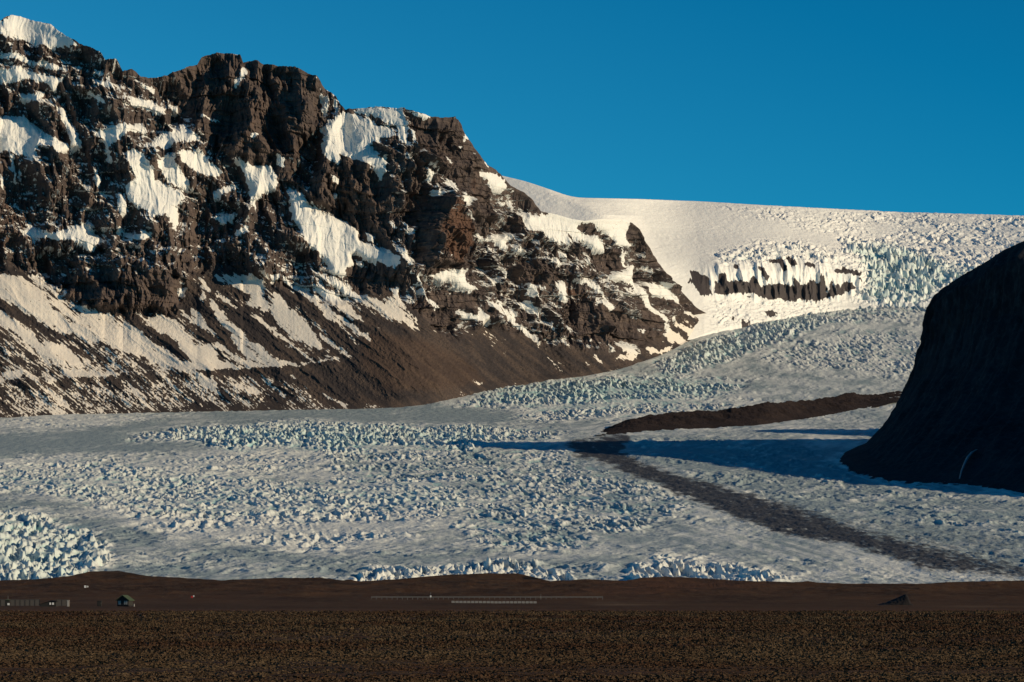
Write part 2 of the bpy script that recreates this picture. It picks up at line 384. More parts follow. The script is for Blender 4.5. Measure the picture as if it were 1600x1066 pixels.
snowP = [
 Z4((0,90),(50,62),(100,65),(215,100),(260,140),(330,180),(300,190),(200,190),(120,170),(40,160),(0,150)),
 Z4((0,222),(90,232),(110,248),(190,260),(290,278),(280,288),(180,275),(100,263),(0,243)),
 Z4((0,290),(70,280),(120,295),(180,310),(270,318),(240,345),(240,375),(180,340),(120,330),(70,340),(0,345)),
 Z4((70,395),(130,388),(190,383),(160,412),(100,424)),
 Z4((0,480),(100,480),(140,520),(190,560),(280,590),(290,620),(240,640),(200,600),(150,610),(155,660),(110,650),(60,630),(0,630)),
 Z4((240,440),(270,450),(300,520),(330,560),(345,605),(300,610),(280,530),(250,480)),
 Z4((390,550),(440,530),(520,512),(600,527),(610,548),(540,548),(520,562),(500,572),(470,592),(450,612),(430,572),(400,562)),
 Z4((640,570),(700,550),(760,520),(800,545),(830,580),(790,595),(740,585),(690,625),(650,615)),
 Z4((520,640),(560,625),(600,650),(640,720),(640,750),(700,770),(760,800),(770,830),(740,860),(700,890),(640,900),(590,870),(530,820),(520,770),(560,750),(570,740),(540,690)),
 Z4((690,880),(740,870),(730,960),(715,930)),
 Z4((740,630),(830,625),(860,660),(930,720),(900,735),(850,725),(790,700),(760,680)),
 Z4((650,670),(720,640),(740,700),(790,760),(780,790),(730,770),(680,730)),
 Z4((530,400),(590,402),(680,438),(690,472),(650,467),(600,442),(545,432)),
 Z4((690,425),(740,430),(745,450),(700,445)), Z4((585,345),(650,365),(640,385),(600,370)),
 Z4((400,340),(470,340),(480,365),(430,360)), Z4((390,285),(430,295),(420,310)), Z4((370,375),(420,410),(450,440),(410,420)),
 Z4((980,670),(1050,690),(1120,690),(1160,740),(1150,780),(1110,800),(1060,820),(1070,890),(1050,850),(1040,800),(1010,720)),
 Z4((1150,640),(1190,660),(1180,700),(1150,680)), Z4((1040,570),(1070,570),(1065,590),(1045,590)),
 Z4((830,480),(920,490),(900,500),(840,493)), Z4((1010,275),(1040,300),(1000,340),(980,370),(975,340),(1000,300)),
 Z4((1370,500),(1420,475),(1500,490),(1600,540),(1600,570),(1540,600),(1560,640),(1600,690),(1600,730),(1540,690),(1480,660),(1420,640),(1410,690),(1350,650),(1340,600),(1360,560)),
 Z4((80,960),(140,940),(200,970),(280,960),(340,930),(380,920),(400,970),(440,1000),(400,1020),(390,1050),(320,1000),(260,1000),(200,990),(140,990)),
 Z4((490,800),(520,820),(530,870),(510,900),(490,860)), Z4((490,930),(515,960),(495,965)), Z4((530,980),(600,965),(640,970),(600,1000),(540,990)),
 Z4((880,900),(990,880),(970,920),(920,930)), Z4((970,960),(1040,940),(1030,970),(980,985)), Z4((880,800),(960,770),(1000,780),(940,800),(890,830)),
 Z4((0,700),(15,740),(22,800),(10,780)), Z4((40,630),(60,640),(75,760),(60,740)), Z4((85,650),(95,760),(80,740)),
 Z4((440,590),(455,600),(465,680),(450,660)), Z4((400,690),(420,740),(410,780),(395,730)),
 Z4((1340,380),(1370,420),(1360,480),(1340,440)), Z4((1380,400),(1410,440),(1400,470)),
 Z6((270,270),(370,200),(480,230),(500,250),(560,270),(580,300),(540,310),(480,330),(440,330),(450,380),(540,400),(530,500),(500,450),(440,400),(380,390),(330,350),(350,420),(290,400),(270,340),(300,310)),
 Z6((400,190),(460,178),(610,183),(630,260),(560,250),(500,220),(420,205)), Z6((580,250),(630,260),(630,340),(600,330)),
 Z6((640,195),(720,205),(740,225),(680,220)),
 Z6((130,510),(190,540),(230,580),(300,620),(380,650),(430,690),(440,760),(400,790),(420,820),(380,850),(370,880),(320,860),(280,800),(220,750),(150,640),(140,560)),
 Z6((300,470),(350,480),(340,500)), Z6((320,530),(350,540),(330,560)), Z6((0,420),(60,430),(100,490),(60,520),(0,560)), Z6((80,390),(120,400),(110,420)),
 ZA((490,150),(530,135),(580,155),(540,180),(545,220),(590,300),(620,370),(560,320),(520,260)), ZA((1180,530),(1340,570),(1440,680),(1380,740),(1300,740),(1250,640),(1190,590)),
 ZA((800,640),(910,640),(910,690),(850,720)), ZA((860,790),(1060,790),(1040,850),(960,890),(1000,950),(1110,1060),(1060,1060),(980,960),(900,860)),
 ZA((650,510),(730,545),(740,630),(700,640),(680,570)), ZA((710,720),(770,710),(780,760),(730,780)), ZA((400,375),(490,390),(480,420),(420,400)), ZA((960,320),(995,300),(990,330),(970,340)),
 ZA((820,380),(880,420),(930,480),(870,450)), ZA((1020,170),(1080,210),(1030,240)), ZA((1390,850),(1440,830),(1430,890)), ZA((1470,780),(1550,900),(1490,890)), ZA((300,1000),(390,1060),(330,1060)), ZA((450,1020),(520,1040),(500,1064)),
 ZA((1080,350),(1120,365),(1100,375)), ZA((1190,420),(1260,490),(1230,490)), ZA((1050,510),(1090,520),(1070,535)), ZA((1090,240),(1130,275),(1100,265)),
 ZB((0,200),(100,230),(220,260),(340,330),(390,450),(330,490),(220,430),(100,390),(0,330)), ZB((90,120),(180,170),(200,230),(120,210)), ZB((0,390),(100,430),(40,450)),
 ZB((370,260),(500,360),(550,420),(460,460),(400,400)), ZB((310,20),(400,70),(380,110),(330,60)), ZB((450,50),(580,130),(550,150),(490,160),(460,100)), ZB((530,215),(570,210),(590,240)), ZB((340,195),(430,215),(400,225)),
 ZB((1010,0),(1060,20),(1140,110),(1060,80)), ZB((1140,180),(1180,140),(1280,190),(1400,150),(1520,180),(1440,220),(1440,340),(1390,290),(1350,220),(1200,210)), ZB((1500,280),(1580,310),(1560,350),(1500,310)), ZB((1280,285),(1320,300),(1300,315)),
 ZB((720,560),(800,510),(1000,490),(1080,490),(1030,540),(1060,620),(1150,690),(1080,720),(980,650),(900,580),(850,640),(780,600)), ZB((540,540),(610,580),(600,640),(540,580)), ZB((590,700),(640,680),(720,780),(850,850),(860,900),(720,820)),
 ZB((860,790),(920,850),(880,850)), ZB((320,680),(420,660),(400,760),(450,860),(560,960),(600,1030),(480,900),(380,800)), ZB((70,760),(200,780),(300,830),(400,920),(520,1040),(430,1000),(310,940),(180,850)),
 ZB((1260,570),(1330,590),(1290,650)), ZB((1370,740),(1420,730),(1450,790),(1400,780)), ZB((1370,680),(1410,700),(1390,720)), ZB((1180,850),(1240,970),(1250,1060),(1150,1000),(1010,930),(1010,890),(1130,940)),
 ZB((1200,780),(1300,840),(1360,950),(1260,880)), ZB((1280,770),(1380,850),(1500,960),(1600,1040),(1560,1050),(1440,960),(1320,840)), ZB((1440,480),(1480,540),(1430,590),(1380,530)), ZB((1500,650),(1580,730),(1540,720)), ZB((1530,800),(1600,820),(1590,850)), ZB((1500,920),(1560,930),(1550,1000)), ZB((820,370),(855,375),(840,410)), ZB((680,330),(735,380),(710,385)),
 ZC((110,420),(300,400),(420,470),(560,590),(620,680),(480,680),(380,640),(280,570),(200,560),(120,540)), ZC((300,390),(500,450),(650,520),(750,640),(640,640),(540,560),(430,480)),
 ZC((250,300),(560,330),(900,400),(1060,430),(1160,480),(1150,600),(1180,720),(1090,690),(1000,620),(900,560),(800,490),(700,480),(640,520),(540,480),(420,430),(310,370)), ZC((680,570),(780,600),(880,600),(960,700),(960,770),(850,750),(770,680)),
 ZC((1090,710),(1150,800),(1180,900),(1160,900),(1110,800)), ZC((1020,960),(1150,950),(1200,890),(1250,880),(1250,1060),(1200,1060),(1100,1030),(1040,1040)), ZC((460,730),(520,760),(580,800),(500,800)), ZC((400,830),(460,810),(510,850),(490,890),(430,870)), ZC((690,850),(760,890),(740,900)), ZC((620,980),(670,990),(650,1005)), ZC((720,1030),(800,1010),(830,1060),(740,1060)),
 ZC((200,620),(250,660),(240,690),(210,660)), ZC((0,710),(80,720),(100,770),(30,760)), ZC((320,760),(390,770),(370,785)), ZC((780,800),(830,850),(800,880)), ZC((1230,650),(1280,690),(1250,700)), ZC((0,600),(60,600),(50,640)), ZC((300,930),(330,940),(320,960)), ZC((1280,770),(1320,800),(1290,800)), ZC((1330,900),(1370,960),(1340,960)), ZC((560,770),(590,800),(570,805)),
 ZD((330,110),(400,85),(470,120),(430,200),(470,260),(400,240),(340,160)), ZD((1000,0),(1020,100),(1100,200),(1130,300),(1200,380),(1220,450),(1300,500),(1380,570),(1340,590),(1240,570),(1200,520),(1220,480),(1170,390),(1100,330),(1050,200),(1000,150)), ZD((820,30),(1000,0),(1000,70),(900,70),(840,60)),
 ZD((1200,30),(1270,60),(1340,160),(1280,140)), ZD((1090,110),(1200,140),(1240,220),(1300,280),(1250,290),(1180,230),(1110,180)), ZD((1350,130),(1450,200),(1560,230),(1600,300),(1600,380),(1500,300),(1420,240)), ZD((1230,380),(1330,420),(1440,480),(1400,500),(1300,450)),
 ZD((1400,470),(1600,460),(1600,490),(1480,510),(1380,530)), ZD((710,250),(800,250),(870,300),(820,330),(740,280)), ZD((850,570),(950,590),(1010,660),(960,720),(880,700),(800,690),(900,660)), ZD((1040,620),(1160,630),(1300,590),(1220,640),(1090,670)), ZD((640,660),(720,720),(670,720)), ZD((580,720),(620,760),(590,750)),
 ZD((10,390),(120,440),(200,540),(240,640),(170,560),(90,470)), ZD((240,640),(330,720),(420,800),(500,840),(400,800),(300,720)), ZD((250,380),(310,440),(370,520),(300,450)), ZD((370,520),(440,590),(480,650),(420,590)), ZD((430,400),(500,460),(560,520),(500,480)),
 ZD((100,120),(160,120),(180,210),(140,230)), ZD((40,260),(150,260),(200,340),(210,380),(150,330),(80,280)), ZD((200,110),(280,170),(240,160)), ZD((590,80),(700,110),(820,230),(760,200),(650,120)), ZD((680,350),(710,360),(700,380)), ZD((1000,470),(1070,470),(1060,490)), ZD((740,560),(830,640),(800,640)), ZD((1300,320),(1400,340),(1460,380),(1380,370)), ZD((620,520),(680,560),(650,560)), ZD((0,300),(60,330),(60,380),(20,380)),
 ZE((0,20),(120,100),(250,200),(420,310),(300,240),(180,170),(60,90)), ZE((0,60),(100,130),(170,190),(60,140)), ZE((220,250),(320,360),(270,330)), ZE((0,250),(120,340),(250,440),(190,430),(80,340),(0,290)), ZE((0,400),(100,430),(180,450),(60,440)), ZE((560,0),(700,130),(800,240),(700,180),(600,80)), ZE((1180,600),(1300,660),(1240,660)), ZE((0,700),(140,790),(290,830),(180,820),(60,760)),
 # fans
 ZG((860,0),(990,100),(1100,180),(1250,280),(1400,380),(1590,520),(1590,550),(1450,460),(1300,350),(1150,250),(1020,150),(900,60),(840,0)), ZG((1250,0),(1340,50),(1440,120),(1590,240),(1590,270),(1450,170),(1300,70)), ZG((1130,100),(1250,120),(1330,160),(1400,240),(1480,310),(1540,420),(1440,340),(1330,260),(1230,190)),
 ZG((600,0),(700,60),(690,180),(760,250),(720,300),(640,270),(560,240),(600,160),(480,110),(380,60),(280,0)), ZG((790,120),(850,190),(900,260),(960,310),(1050,370),(1100,450),(1190,560),(1190,620),(1080,580),(960,520),(860,440),(800,380),(770,280)), ZG((560,300),(700,360),(760,420),(850,490),(960,590),(1130,710),(1060,700),(960,610),(860,540),(740,450),(660,390)),
 ZG((150,0),(200,100),(330,150),(440,240),(560,290),(480,280),(380,220),(280,130),(200,40)), ZG((130,30),(200,110),(180,200),(130,260),(230,180),(300,230),(350,310),(420,380),(540,480),(560,550),(660,570),(760,680),(880,720),(1000,735),(760,750),(560,700),(480,580),(420,480),(350,420),(300,340),(230,170)),
 ZG((0,480),(150,600),(250,560),(310,640),(330,700),(480,760),(200,780),(0,790),(0,720),(150,730),(0,610)), ZG((260,560),(330,560),(440,640),(560,720),(700,740),(560,760),(420,700)), ZG((0,790),(250,775),(500,765),(750,750),(1000,740),(1250,700),(1390,695),(1250,710),(1000,750),(750,762),(500,776),(250,785),(0,800)),
 ZG((100,260),(180,330),(260,440),(300,520),(200,440),(100,340)), ZG((0,260),(80,330),(160,420),(60,360)), ZG((1200,500),(1320,590),(1440,690),(1330,640),(1220,560)), ZG((1290,360),(1360,420),(1460,560),(1520,610),(1420,520)), ZG((760,0),(840,0),(790,60)),
 ZG((110,800),(200,840),(300,920),(330,1000),(220,930)), ZG((240,820),(330,920),(290,900)), ZG((430,870),(540,940),(480,940)), ZG((560,960),(730,960),(600,975)), ZG((740,850),(780,890),(760,890)), ZG((800,930),(900,1000),(850,990)), ZG((900,790),(980,880),(940,860)),
 ZF((0,0),(340,0),(420,60),(530,140),(560,200),(700,260),(850,300),(920,320),(1000,400),(1150,470),(1280,560),(1390,620),(1450,720),(1590,770),(1400,780),(1200,690),(1050,650),(880,580),(720,540),(620,480),(500,480),(380,420),(260,340),(150,280),(50,210),(0,190)),
 ZF((0,290),(80,360),(180,420),(250,470),(330,560),(440,640),(600,780),(500,740),(380,680),(280,600),(180,530),(60,440),(0,400)), ZF((340,550),(430,560),(530,600),(640,660),(690,740),(610,760),(520,690),(420,620)), ZF((500,780),(640,810),(800,822),(1000,812),(1000,828),(800,845),(560,850)), ZF((0,830),(170,790),(200,830),(60,860)),
 ZF((1170,360),(1320,340),(1450,350),(1500,420),(1590,500),(1590,610),(1450,530),(1300,450)), ZF((1490,100),(1555,100),(1540,180),(1490,180)), ZF((1490,60),(1560,65),(1500,75)), ZF((330,870),(480,870),(420,900)), ZF((1020,870),(1150,960),(1230,1030),(1120,980)), ZF((800,940),(960,1000),(900,990)), ZF((1320,880),(1390,930),(1340,920)),
]
snow_r = raster()
apron = (ZF((0,0),(340,0),(420,60),(530,140),(560,200),(700,260),(850,300),(920,320),(1000,400),(1150,470),(1280,560),(1390,620),(1450,720),(1590,770),(1400,780),(1200,690),(1050,650),(880,580),(720,540),(620,480),(500,480),(380,420),(260,340),(150,280),(50,210),(0,190)), ZF((1170,360),(1320,340),(1450,350),(1500,420),(1590,500),(1590,610),(1450,530),(1300,450)))
for p in snowP: fill(snow_r, p, .62 if p in apron else 1.0)
fill(snow_r, ZF((0,0),(150,0),(300,120),(420,280),(500,400),(380,400),(260,320),(150,260),(50,200),(0,180)))
# speckled zones: partial snow over the scree
part = raster()
fill(part, Z5((0,300),(200,400),(480,400),(700,380),(900,540),(820,610),(0,640)), 0.36)
fill(part, Z5((0,640),(800,610),(1200,600),(1150,680),(900,760),(0,830)), 0.38)
fill(part, Z5((900,600),(1400,570),(1500,700),(1300,770),(900,770)), 0.22)
fill(part, Z6((0,820),(600,840),(800,950),(700,1066),(0,1066)), 0.30)
fill(part, Z6((1000,640),(1600,740),(1600,1066),(1150,1066),(900,820)), 0.10)
fill(part, Z6((850,250),(980,430),(1200,620),(1000,640),(860,420)), 0.16)
fill(part, Z4((0,180),(330,190),(600,320),(750,420),(960,600),(800,1066),(0,1066)), 0.07)
dark_r = raster()
for p in (Z4((40,110),(85,115),(90,145),(45,150)), Z4((130,125),(165,130),(160,155),(135,150)), ZF((510,310),(580,320),(640,380),(620,410),(550,370)), ZF((670,370),(750,420),(760,460),(690,430)), ZF((430,240),(500,270),(490,290)),
          ZF((1000,320),(1130,360),(1250,430),(1400,520),(1590,640),(1590,700),(1450,650),(1300,560),(1180,460),(1080,400)), ZF((0,200),(60,250),(150,290),(260,360),(380,440),(500,490),(620,520),(560,530),(440,500),(300,430),(160,370),(80,330),(0,270)),
          ZF((330,550),(400,590),(480,660),(600,760),(560,760),(440,680),(350,610)), ZF((540,590),(640,600),(720,650),(780,700),(680,680)), ZF((600,0),(1480,0),(1470,300),(1100,300),(900,310),(700,250),(560,180)),
          ZG((510,320),(590,320),(680,400),(800,500),(900,590),(970,610),(1060,700),(1000,735),(880,720),(760,660),(640,560),(560,470),(500,400)), ZG((790,50),(850,20),(900,80),(960,130),(1080,210),(1180,300),(1290,380),(1400,480),(1500,600),(1440,640),(1330,560),(1200,440),(1060,290),(990,220),(940,280),(900,250),(830,130)),
          ZG((160,260),(230,230),(290,300),(290,370),(230,340)), ZG((180,30),(250,80),(330,180),(250,130)), ZG((300,480),(380,540),(480,620),(540,740),(420,640)), ZG((500,790),(800,770),(1250,730),(1400,740),(1590,900),(1590,1060),(1200,1060),(1050,920),(850,850)), ZG((480,130),(600,170),(560,190)), ZG((380,20),(460,80),(400,60)),
          Z4((830,215),(1000,225),(1300,300),(1340,460),(1290,560),(1250,640),(1110,690),(980,650),(860,560),(750,420),(760,300)),
          ZE((300,80),(760,240),(1050,260),(1330,360),(1590,560),(1300,660),(1000,740),(700,820),(300,800),(250,500),(420,330)),
          Z6((360,830),(600,840),(660,900),(560,970),(420,940)), Z6((270,380),(520,420),(560,560),(540,640),(620,700),(560,720),(430,660),(300,590),(220,560)),
          ZA((540,0),(1000,40),(1050,250),(1170,400),(1290,520),(1180,520),(1180,640),(1280,720),(1350,1060),(1120,1060),(1060,800),(900,640),(760,500),(620,360),(560,200)), ZA((620,380),(660,540),(720,760),(780,780),(740,1060),(480,1060),(460,800),(560,600)),
          ZB((600,0),(1000,0),(1140,180),(1170,480),(1000,470),(740,480),(600,400),(560,200)), ZB((0,460),(320,500),(520,560),(300,680),(260,740),(0,720)), ZB((720,720),(1050,740),(1180,820),(1000,880),(1000,1060),(600,1060),(500,860)),
          ZC((670,490),(760,480),(850,540),(900,600),(760,570)), ZC((1150,490),(1230,500),(1260,620),(1200,650)), ZC((850,760),(960,740),(1090,740),(1150,900),(1050,950),(900,880)), ZC((80,850),(300,860),(400,930),(600,1000),(400,1060),(60,1060)), ZC((0,430),(100,430),(110,560),(0,570)),
          ZD((480,230),(700,260),(900,330),(1100,480),(1220,560),(900,560),(600,560),(430,400)), ZD((0,420),(300,720),(500,850),(0,870)), ZD((480,560),(640,760),(800,740),(700,830),(520,830),(350,640)), ZD((1390,30),(1450,30),(1550,120),(1560,210),(1470,200)), ZD((1450,350),(1500,310),(1580,380),(1560,440),(1490,420)), ZD((1040,260),(1090,300),(1200,420),(1190,480),(1080,430),(1030,340))):
    fill(dark_r, p)
red_r = raster()
for p, v_ in ((ZB((680,90),(800,60),(1000,0),(1100,180),(1160,300),(980,330),(1000,480),(740,350),(730,200)), 1.0), (ZA((780,780),(860,830),(930,1000),(1000,1060),(730,1060),(750,900)), 1.0), (ZA((600,230),(760,300),(740,480),(650,470)), .5),
              (ZA((1090,600),(1180,640),(1170,780),(1100,760)), .7), (ZD((460,120),(580,140),(580,220),(440,190)), .9), (ZD((620,130),(710,250),(600,220)), .9), (ZE((350,250),(800,300),(1200,480),(1300,640),(900,700),(500,700),(300,500)), .5),
              (Z4((0,820),(160,860),(120,1000),(0,1066)), .6), (Z4((1000,410),(1110,410),(1100,660),(990,640)), .45), (ZF((950,180),(1480,200),(1440,290),(1000,290)), .45), (Z4((1130,500),(1290,560),(1230,700),(1150,640)), .4), (Z6((300,420),(560,480),(700,560),(600,700),(380,620)), .35), (ZB((0,60),(260,100),(420,300),(200,200)), .4)):
    fill(red_r, p, v_)
# deep recesses (metres behind the general face) and buttresses (metres proud)
rec_r = raster()
for p, v in ((Z4((1230,600),(1300,540),(1340,560),(1330,700),(1290,760),(1230,760)), 60),
             (Z4((1300,350),(1340,400),(1340,560),(1300,560)), 35),
             (Z4((170,830),(250,800),(260,900),(240,960),(170,920)), 45), (Z5((130,150),(200,90),(310,120),(320,200),(270,280),(170,200)), 75),
             (Z4((130,480),(200,460),(270,540),(280,580),(180,550)), 25), (Z4((640,490),(740,470),(750,510),(640,570)), 25),
             (Z6((620,600),(720,500),(730,640),(700,680),(640,650)), 50), (Z6((640,340),(700,390),(720,500),(680,540),(650,470)), 30),
             (Z4((770,620),(850,600),(800,580),(850,620)), 20), (Z6((850,780),(930,770),(930,840),(860,840)), 40), (Z6((1030,640),(1110,640),(1100,710),(1030,700)), 30),
             (Z6((1040,790),(1200,800),(1200,900),(1060,880)), 40), (Z6((990,900),(1060,890),(1100,990),(1020,1000)), 35),
             (Z7((770,130),(940,150),(930,240),(800,210)), 30), (Z7((490,340),(560,330),(580,440),(520,460)), 30), (Z7((1030,340),(1110,320),(1100,420),(1040,410)), 30),
             (Z6((220,540),(290,560),(300,620),(230,600)), 30), (ZA((520,330),(600,380),(660,560),(620,700),(760,800),(700,1000),(500,1060),(460,880),(560,680)), 45), (ZA((760,100),(880,250),(960,400),(860,380),(780,200)), 30), (ZB((990,320),(1085,300),(1090,480),(1010,470)), 40), (ZB((1180,300),(1250,320),(1310,600),(1240,560)), 40), (ZB((1420,420),(1600,350),(1600,620),(1500,560)), 35), (ZB((1300,620),(1380,620),(1460,800),(1330,780)), 35), (ZC((0,780),(120,780),(300,880),(300,1060),(0,1060)), 30), (ZC((1180,680),(1290,700),(1300,860),(1200,850)), 30), (ZC((1250,900),(1310,900),(1330,1060),(1250,1060)), 35), (ZD((460,300),(560,280),(560,460),(440,420)), 30), (Z5((780,60),(860,70),(860,210),(790,150)), 45), (Z5((1240,80),(1280,100),(1290,220),(1230,200)), 35), (Z5((340,0),(480,0),(480,100),(420,90)), 30)):
    fill(rec_r, p, v)
for p, v in ((Z4((1000,420),(1110,420),(1110,680),(970,640)), 30), (Z6((700,600),(790,540),(900,700),(900,850),(700,830)), 55), (Z5((320,140),(560,130),(740,240),(730,360),(310,330)), 45), (Z4((940,600),(1040,650),(1020,690),(900,600)), 25), (Z5((860,60),(1120,60),(1110,240),(880,140)), 25)):
    sub = raster(); fill(sub, p, v); rec_r = rec_r - sub
rec_r = blur(rec_r, 5) * .85

def smooth1(y, k):
    for _ in range(3): y = np.convolve(np.pad(y, k, mode='reflect', reflect_type='odd'), np.ones(2 * k + 1) / (2 * k + 1), 'valid')
    return y
NC, NR = 1355, 640
pxc = np.linspace(-230, 1125, NC)
v = np.linspace(0, 1, NR)[:, None]
PX = np.repeat(pxc[None, :], NR, 0)
rid = RIDGE(pxc) + 1.6 * fbm(pxc / 7.0, pxc * 0 + .5, 3, 5) * (pxc < 780)
PY = BASE(pxc)[None, :] * (1 - v) + rid[None, :] * v
# warped look-up so that the outlines of the snow patches are ragged
WX = PX + 4 * fbm(PX / 16, PY / 16, 3, 11) + 3.4 * fbm(PX / 5, PY / 7, 3, 12)
WY = PY + 4 * fbm(PX / 16, PY / 16, 3, 13) + 3.5 * fbm(PX / 3.6, PY / 16, 3, 14) + 5.0 * fbm((PY - .8 * PX) / 6, (PX + .8 * PY) / 40, 3, 16)
mir = np.abs(WX)      # beyond the frame's left edge the face goes on in the same manner
snowS = np.clip(1.3 * samp(blur(snow_r, 1), mir, WY), 0, 1)
partS = samp(blur(part, 12), mir, WY)
darkS = samp(blur(dark_r, 2), mir, WY)
redS = samp(blur(red_r, 4), mir, WY)
recS = samp(rec_r, np.abs(PX + 9 * fbm(PX / 16, PY / 16, 4, 21)), PY + 14 * fbm(PX / 12, PY / 18, 4, 22))
foot = FOOT(pxc)[None, :] + 12 * fbm(PX / 30, PY * 0 + 1, 3, 15)
tal = sstep(-8, 10, PY - foot)
# general steepness -> distance
tal_s = sstep(-16, 18, PY - smooth1(FOOT(pxc), 22)[None, :])
ang = np.radians(66 - 30 * tal_s - 18 * samp(blur(snow_r, 6), np.abs(PX), PY) * (1 - tal_s))
tan = np.tan(ang)
dz = np.abs(np.diff(PY, axis=0, prepend=PY[:1])) * 1.3
D = np.cumsum(dz / tan, 0)
for _ in range(4):
    k = 20
    c = np.cumsum(np.pad(D, ((0, 0), (k + 1, k)), mode='edge'), 1)
    D = (c[:, 2 * k + 1:] - c[:, :-2 * k - 1]) / (2 * k + 1)
D = D + smooth1(d_glac(BASE(pxc)), 40)[None, :]
cl = 1 - tal
lim = sstep(0, .04, v) * (1 - 0.5 * sstep(.97, 1, v))        # quiet at the foot and at the crest
U = PX * 1.25; W_ = (HOR - PY) * 1.25
wu = U + 25 * fbm(U / 120, W_ / 120, 3, 31)
disp = np.zeros_like(D)
sb = samp(blur(snow_r, 4), np.abs(PX), PY)
calm = 1 - .82 * sb
brk = sstep(-.2, .35, fbm(U / 70, W_ / 90, 3, 35))
ta = W_ + 0.80 * U; tb = U - 0.8 * W_
disp += cl * (1 - .35 * sb) * 70 * (ridged(wu / 190 - .12 * W_ / 190, W_ / 420, 3, 41) - .45)
disp += cl * (1 - .8 * sb) * 40 * (ridged(wu / 66 + .25 * W_ / 66, W_ / 150 + .3, 4, 42) - .4)
disp += cl * 42 * calm * (ridged(ta / 105 + .3 * fbm(U / 60, W_ / 60, 2, 47), tb / 260, 4, 48) - .4)
disp += cl * 15 * calm * (.4 + .6 * brk) * (ridged(wu / 21, W_ / 70, 3, 43) - .4)
b1, b2, bid = worley(wu / 24 + .3 * fbm(U / 30, W_ / 30, 2, 36), W_ / 62 + .15 * U / 62, 37)
c1, c2, cid_ = worley(wu / 9.0, W_ / 20 + .15 * U / 20, 38)
disp += cl * calm * (.35 + .65 * brk) * (13 * (bid - .5) + 6 * (sstep(0, .25, b2 - b1) - .8) + 4.5 * (cid_ - .5) + 2.5 * (sstep(0, .3, c2 - c1) - .8))
disp += cl * calm * (3.2 * fbm(U / 10, W_ / 14, 4, 44) + 1.8 * (ridged(U / 5.5, W_ / 16, 2, 49) - .4))
disp += cl * calm * 7 * (ridged(wu / 10 + .2 * fbm(U / 20, W_ / 30, 2, 33), W_ / 75, 3, 34) - .4)
lay = sstep(-.25, .35, fbm(U / 130, W_ / 90, 3, 39))
st = (W_ + .10 * U + 45 * fbm(U / 260, W_ / 160, 4, 45)) / 41.0          # lava layers: broken terraces
stf = st - np.floor(st)
disp += cl * 12 * lay * calm * (sstep(0.0, .8, 1 - stf) - .5)
st2 = (W_ + .1 * U + 16 * fbm(U / 90, W_ / 60, 3, 46)) / 14.0; stf2 = st2 - np.floor(st2)
disp += cl * 3.5 * (1 - lay * .6) * calm * (sstep(0, .8, 1 - stf2) - .5)
# scree: chutes and low ribs running down to the right
disp += tal * 20 * (ridged(ta / 150 + .2 * fbm(U / 90, W_ / 90, 2, 50), tb / 900, 3, 51) - .4)
disp += tal * calm * (8 * (ridged(ta / 34 + .3 * fbm(U / 40, W_ / 40, 3, 55), tb / 260, 3, 52) - .4) + 2.4 * calm * fbm(ta / 9 + .5 * fbm(U / 14, W_ / 14, 2, 56), tb / 34, 3, 53) + 2.4 * fbm(U / 6, W_ / 6, 3, 54))
# the old shore moraine running along the foot of the scree
tl = curve([(-230,600),(0,594),(206,582),(300,577),(375,573),(450,571),(506,564),(540,558),(600,570)])(pxc)[None, :]
tfade = 1 - sstep(500, 570, PX)
disp += tfade * 9 * np.exp(-((PY - tl - 5) / 8.0) ** 2) * sstep(-20, 20, PX + 200)
disp -= recS
bxp = (pxc - 800) / F * smooth1(d_glac(BASE(pxc)), 60); byp = smooth1(d_glac(BASE(pxc)), 60)
phi = .6 * np.arctan2(np.gradient(byp), np.gradient(bxp))[None, :]
lim = lim * (1 - .6 * sstep(640, 760, PX) * sstep(.9, 1, v))
D2 = D
X, Y, Z = world(PX, PY, D2)
X = X + np.sin(phi) * disp * lim * .75; Y = Y - np.cos(phi) * disp * lim
D2 = Y
# slope
def normals(X, Y, Z):
    P = np.stack([X, Y, Z], -1)
    n = np.cross(np.gradient(P, axis=1), np.gradient(P, axis=0))
    n /= np.linalg.norm(n, axis=-1, keepdims=True) + 1e-9
    return n
nz = np.abs(normals(X, Y, Z)[..., 2])
streak = fbm(ta / 16, tb / 130, 4, 61)
blot = fbm(U / 26, W_ / 20, 4, 62)
fine = fbm(U / 7, W_ / 8, 3, 63)
ledge = sstep(.42, .72, nz)
grit = fbm(ta / 3.2, tb / 7, 3, 64)
snow = snowS * (.90 - .14 * tal) + partS * 1.15 * (1 - darkS * .8)
snow = snow + cl * (0.60 * (ledge - .42) + .42 * blot + .24 * fine + .30 * fbm(ta / 7, tb / 34, 3, 66) + .11) * (1 - .7 * darkS) * (1 - .25 * snowS)
snow = snow + tal * (.75 * streak + .75 * fbm(ta / 4.2 + .4 * fine, tb / 38, 3, 65) + .42 * grit + .30 * fine + .25 * blot + .25 * grit * sstep(595, 615, PY) + .0) * (1 - .3 * snowS ** 3)
snow = snow + .5 * sstep(-4.5, -.5, rid[None, :] - PY) * sstep(-.05, .3, fbm(PX / 24, PY * 0 + 2, 3, 67)) * (PX < 760)
snow = snow - darkS * .40 * (1 - .9 * snowS)
snow = snow - .12 * sstep(600, 720, PX) * tal * (1 - snowS) * sstep(540, 600, PY)
snow = snow + tfade * tal * .2 * np.exp(-((PY - tl + 1) / 2.2) ** 2) - tfade * tal * .22 * np.exp(-((PY - tl - 9) / 6) ** 2)
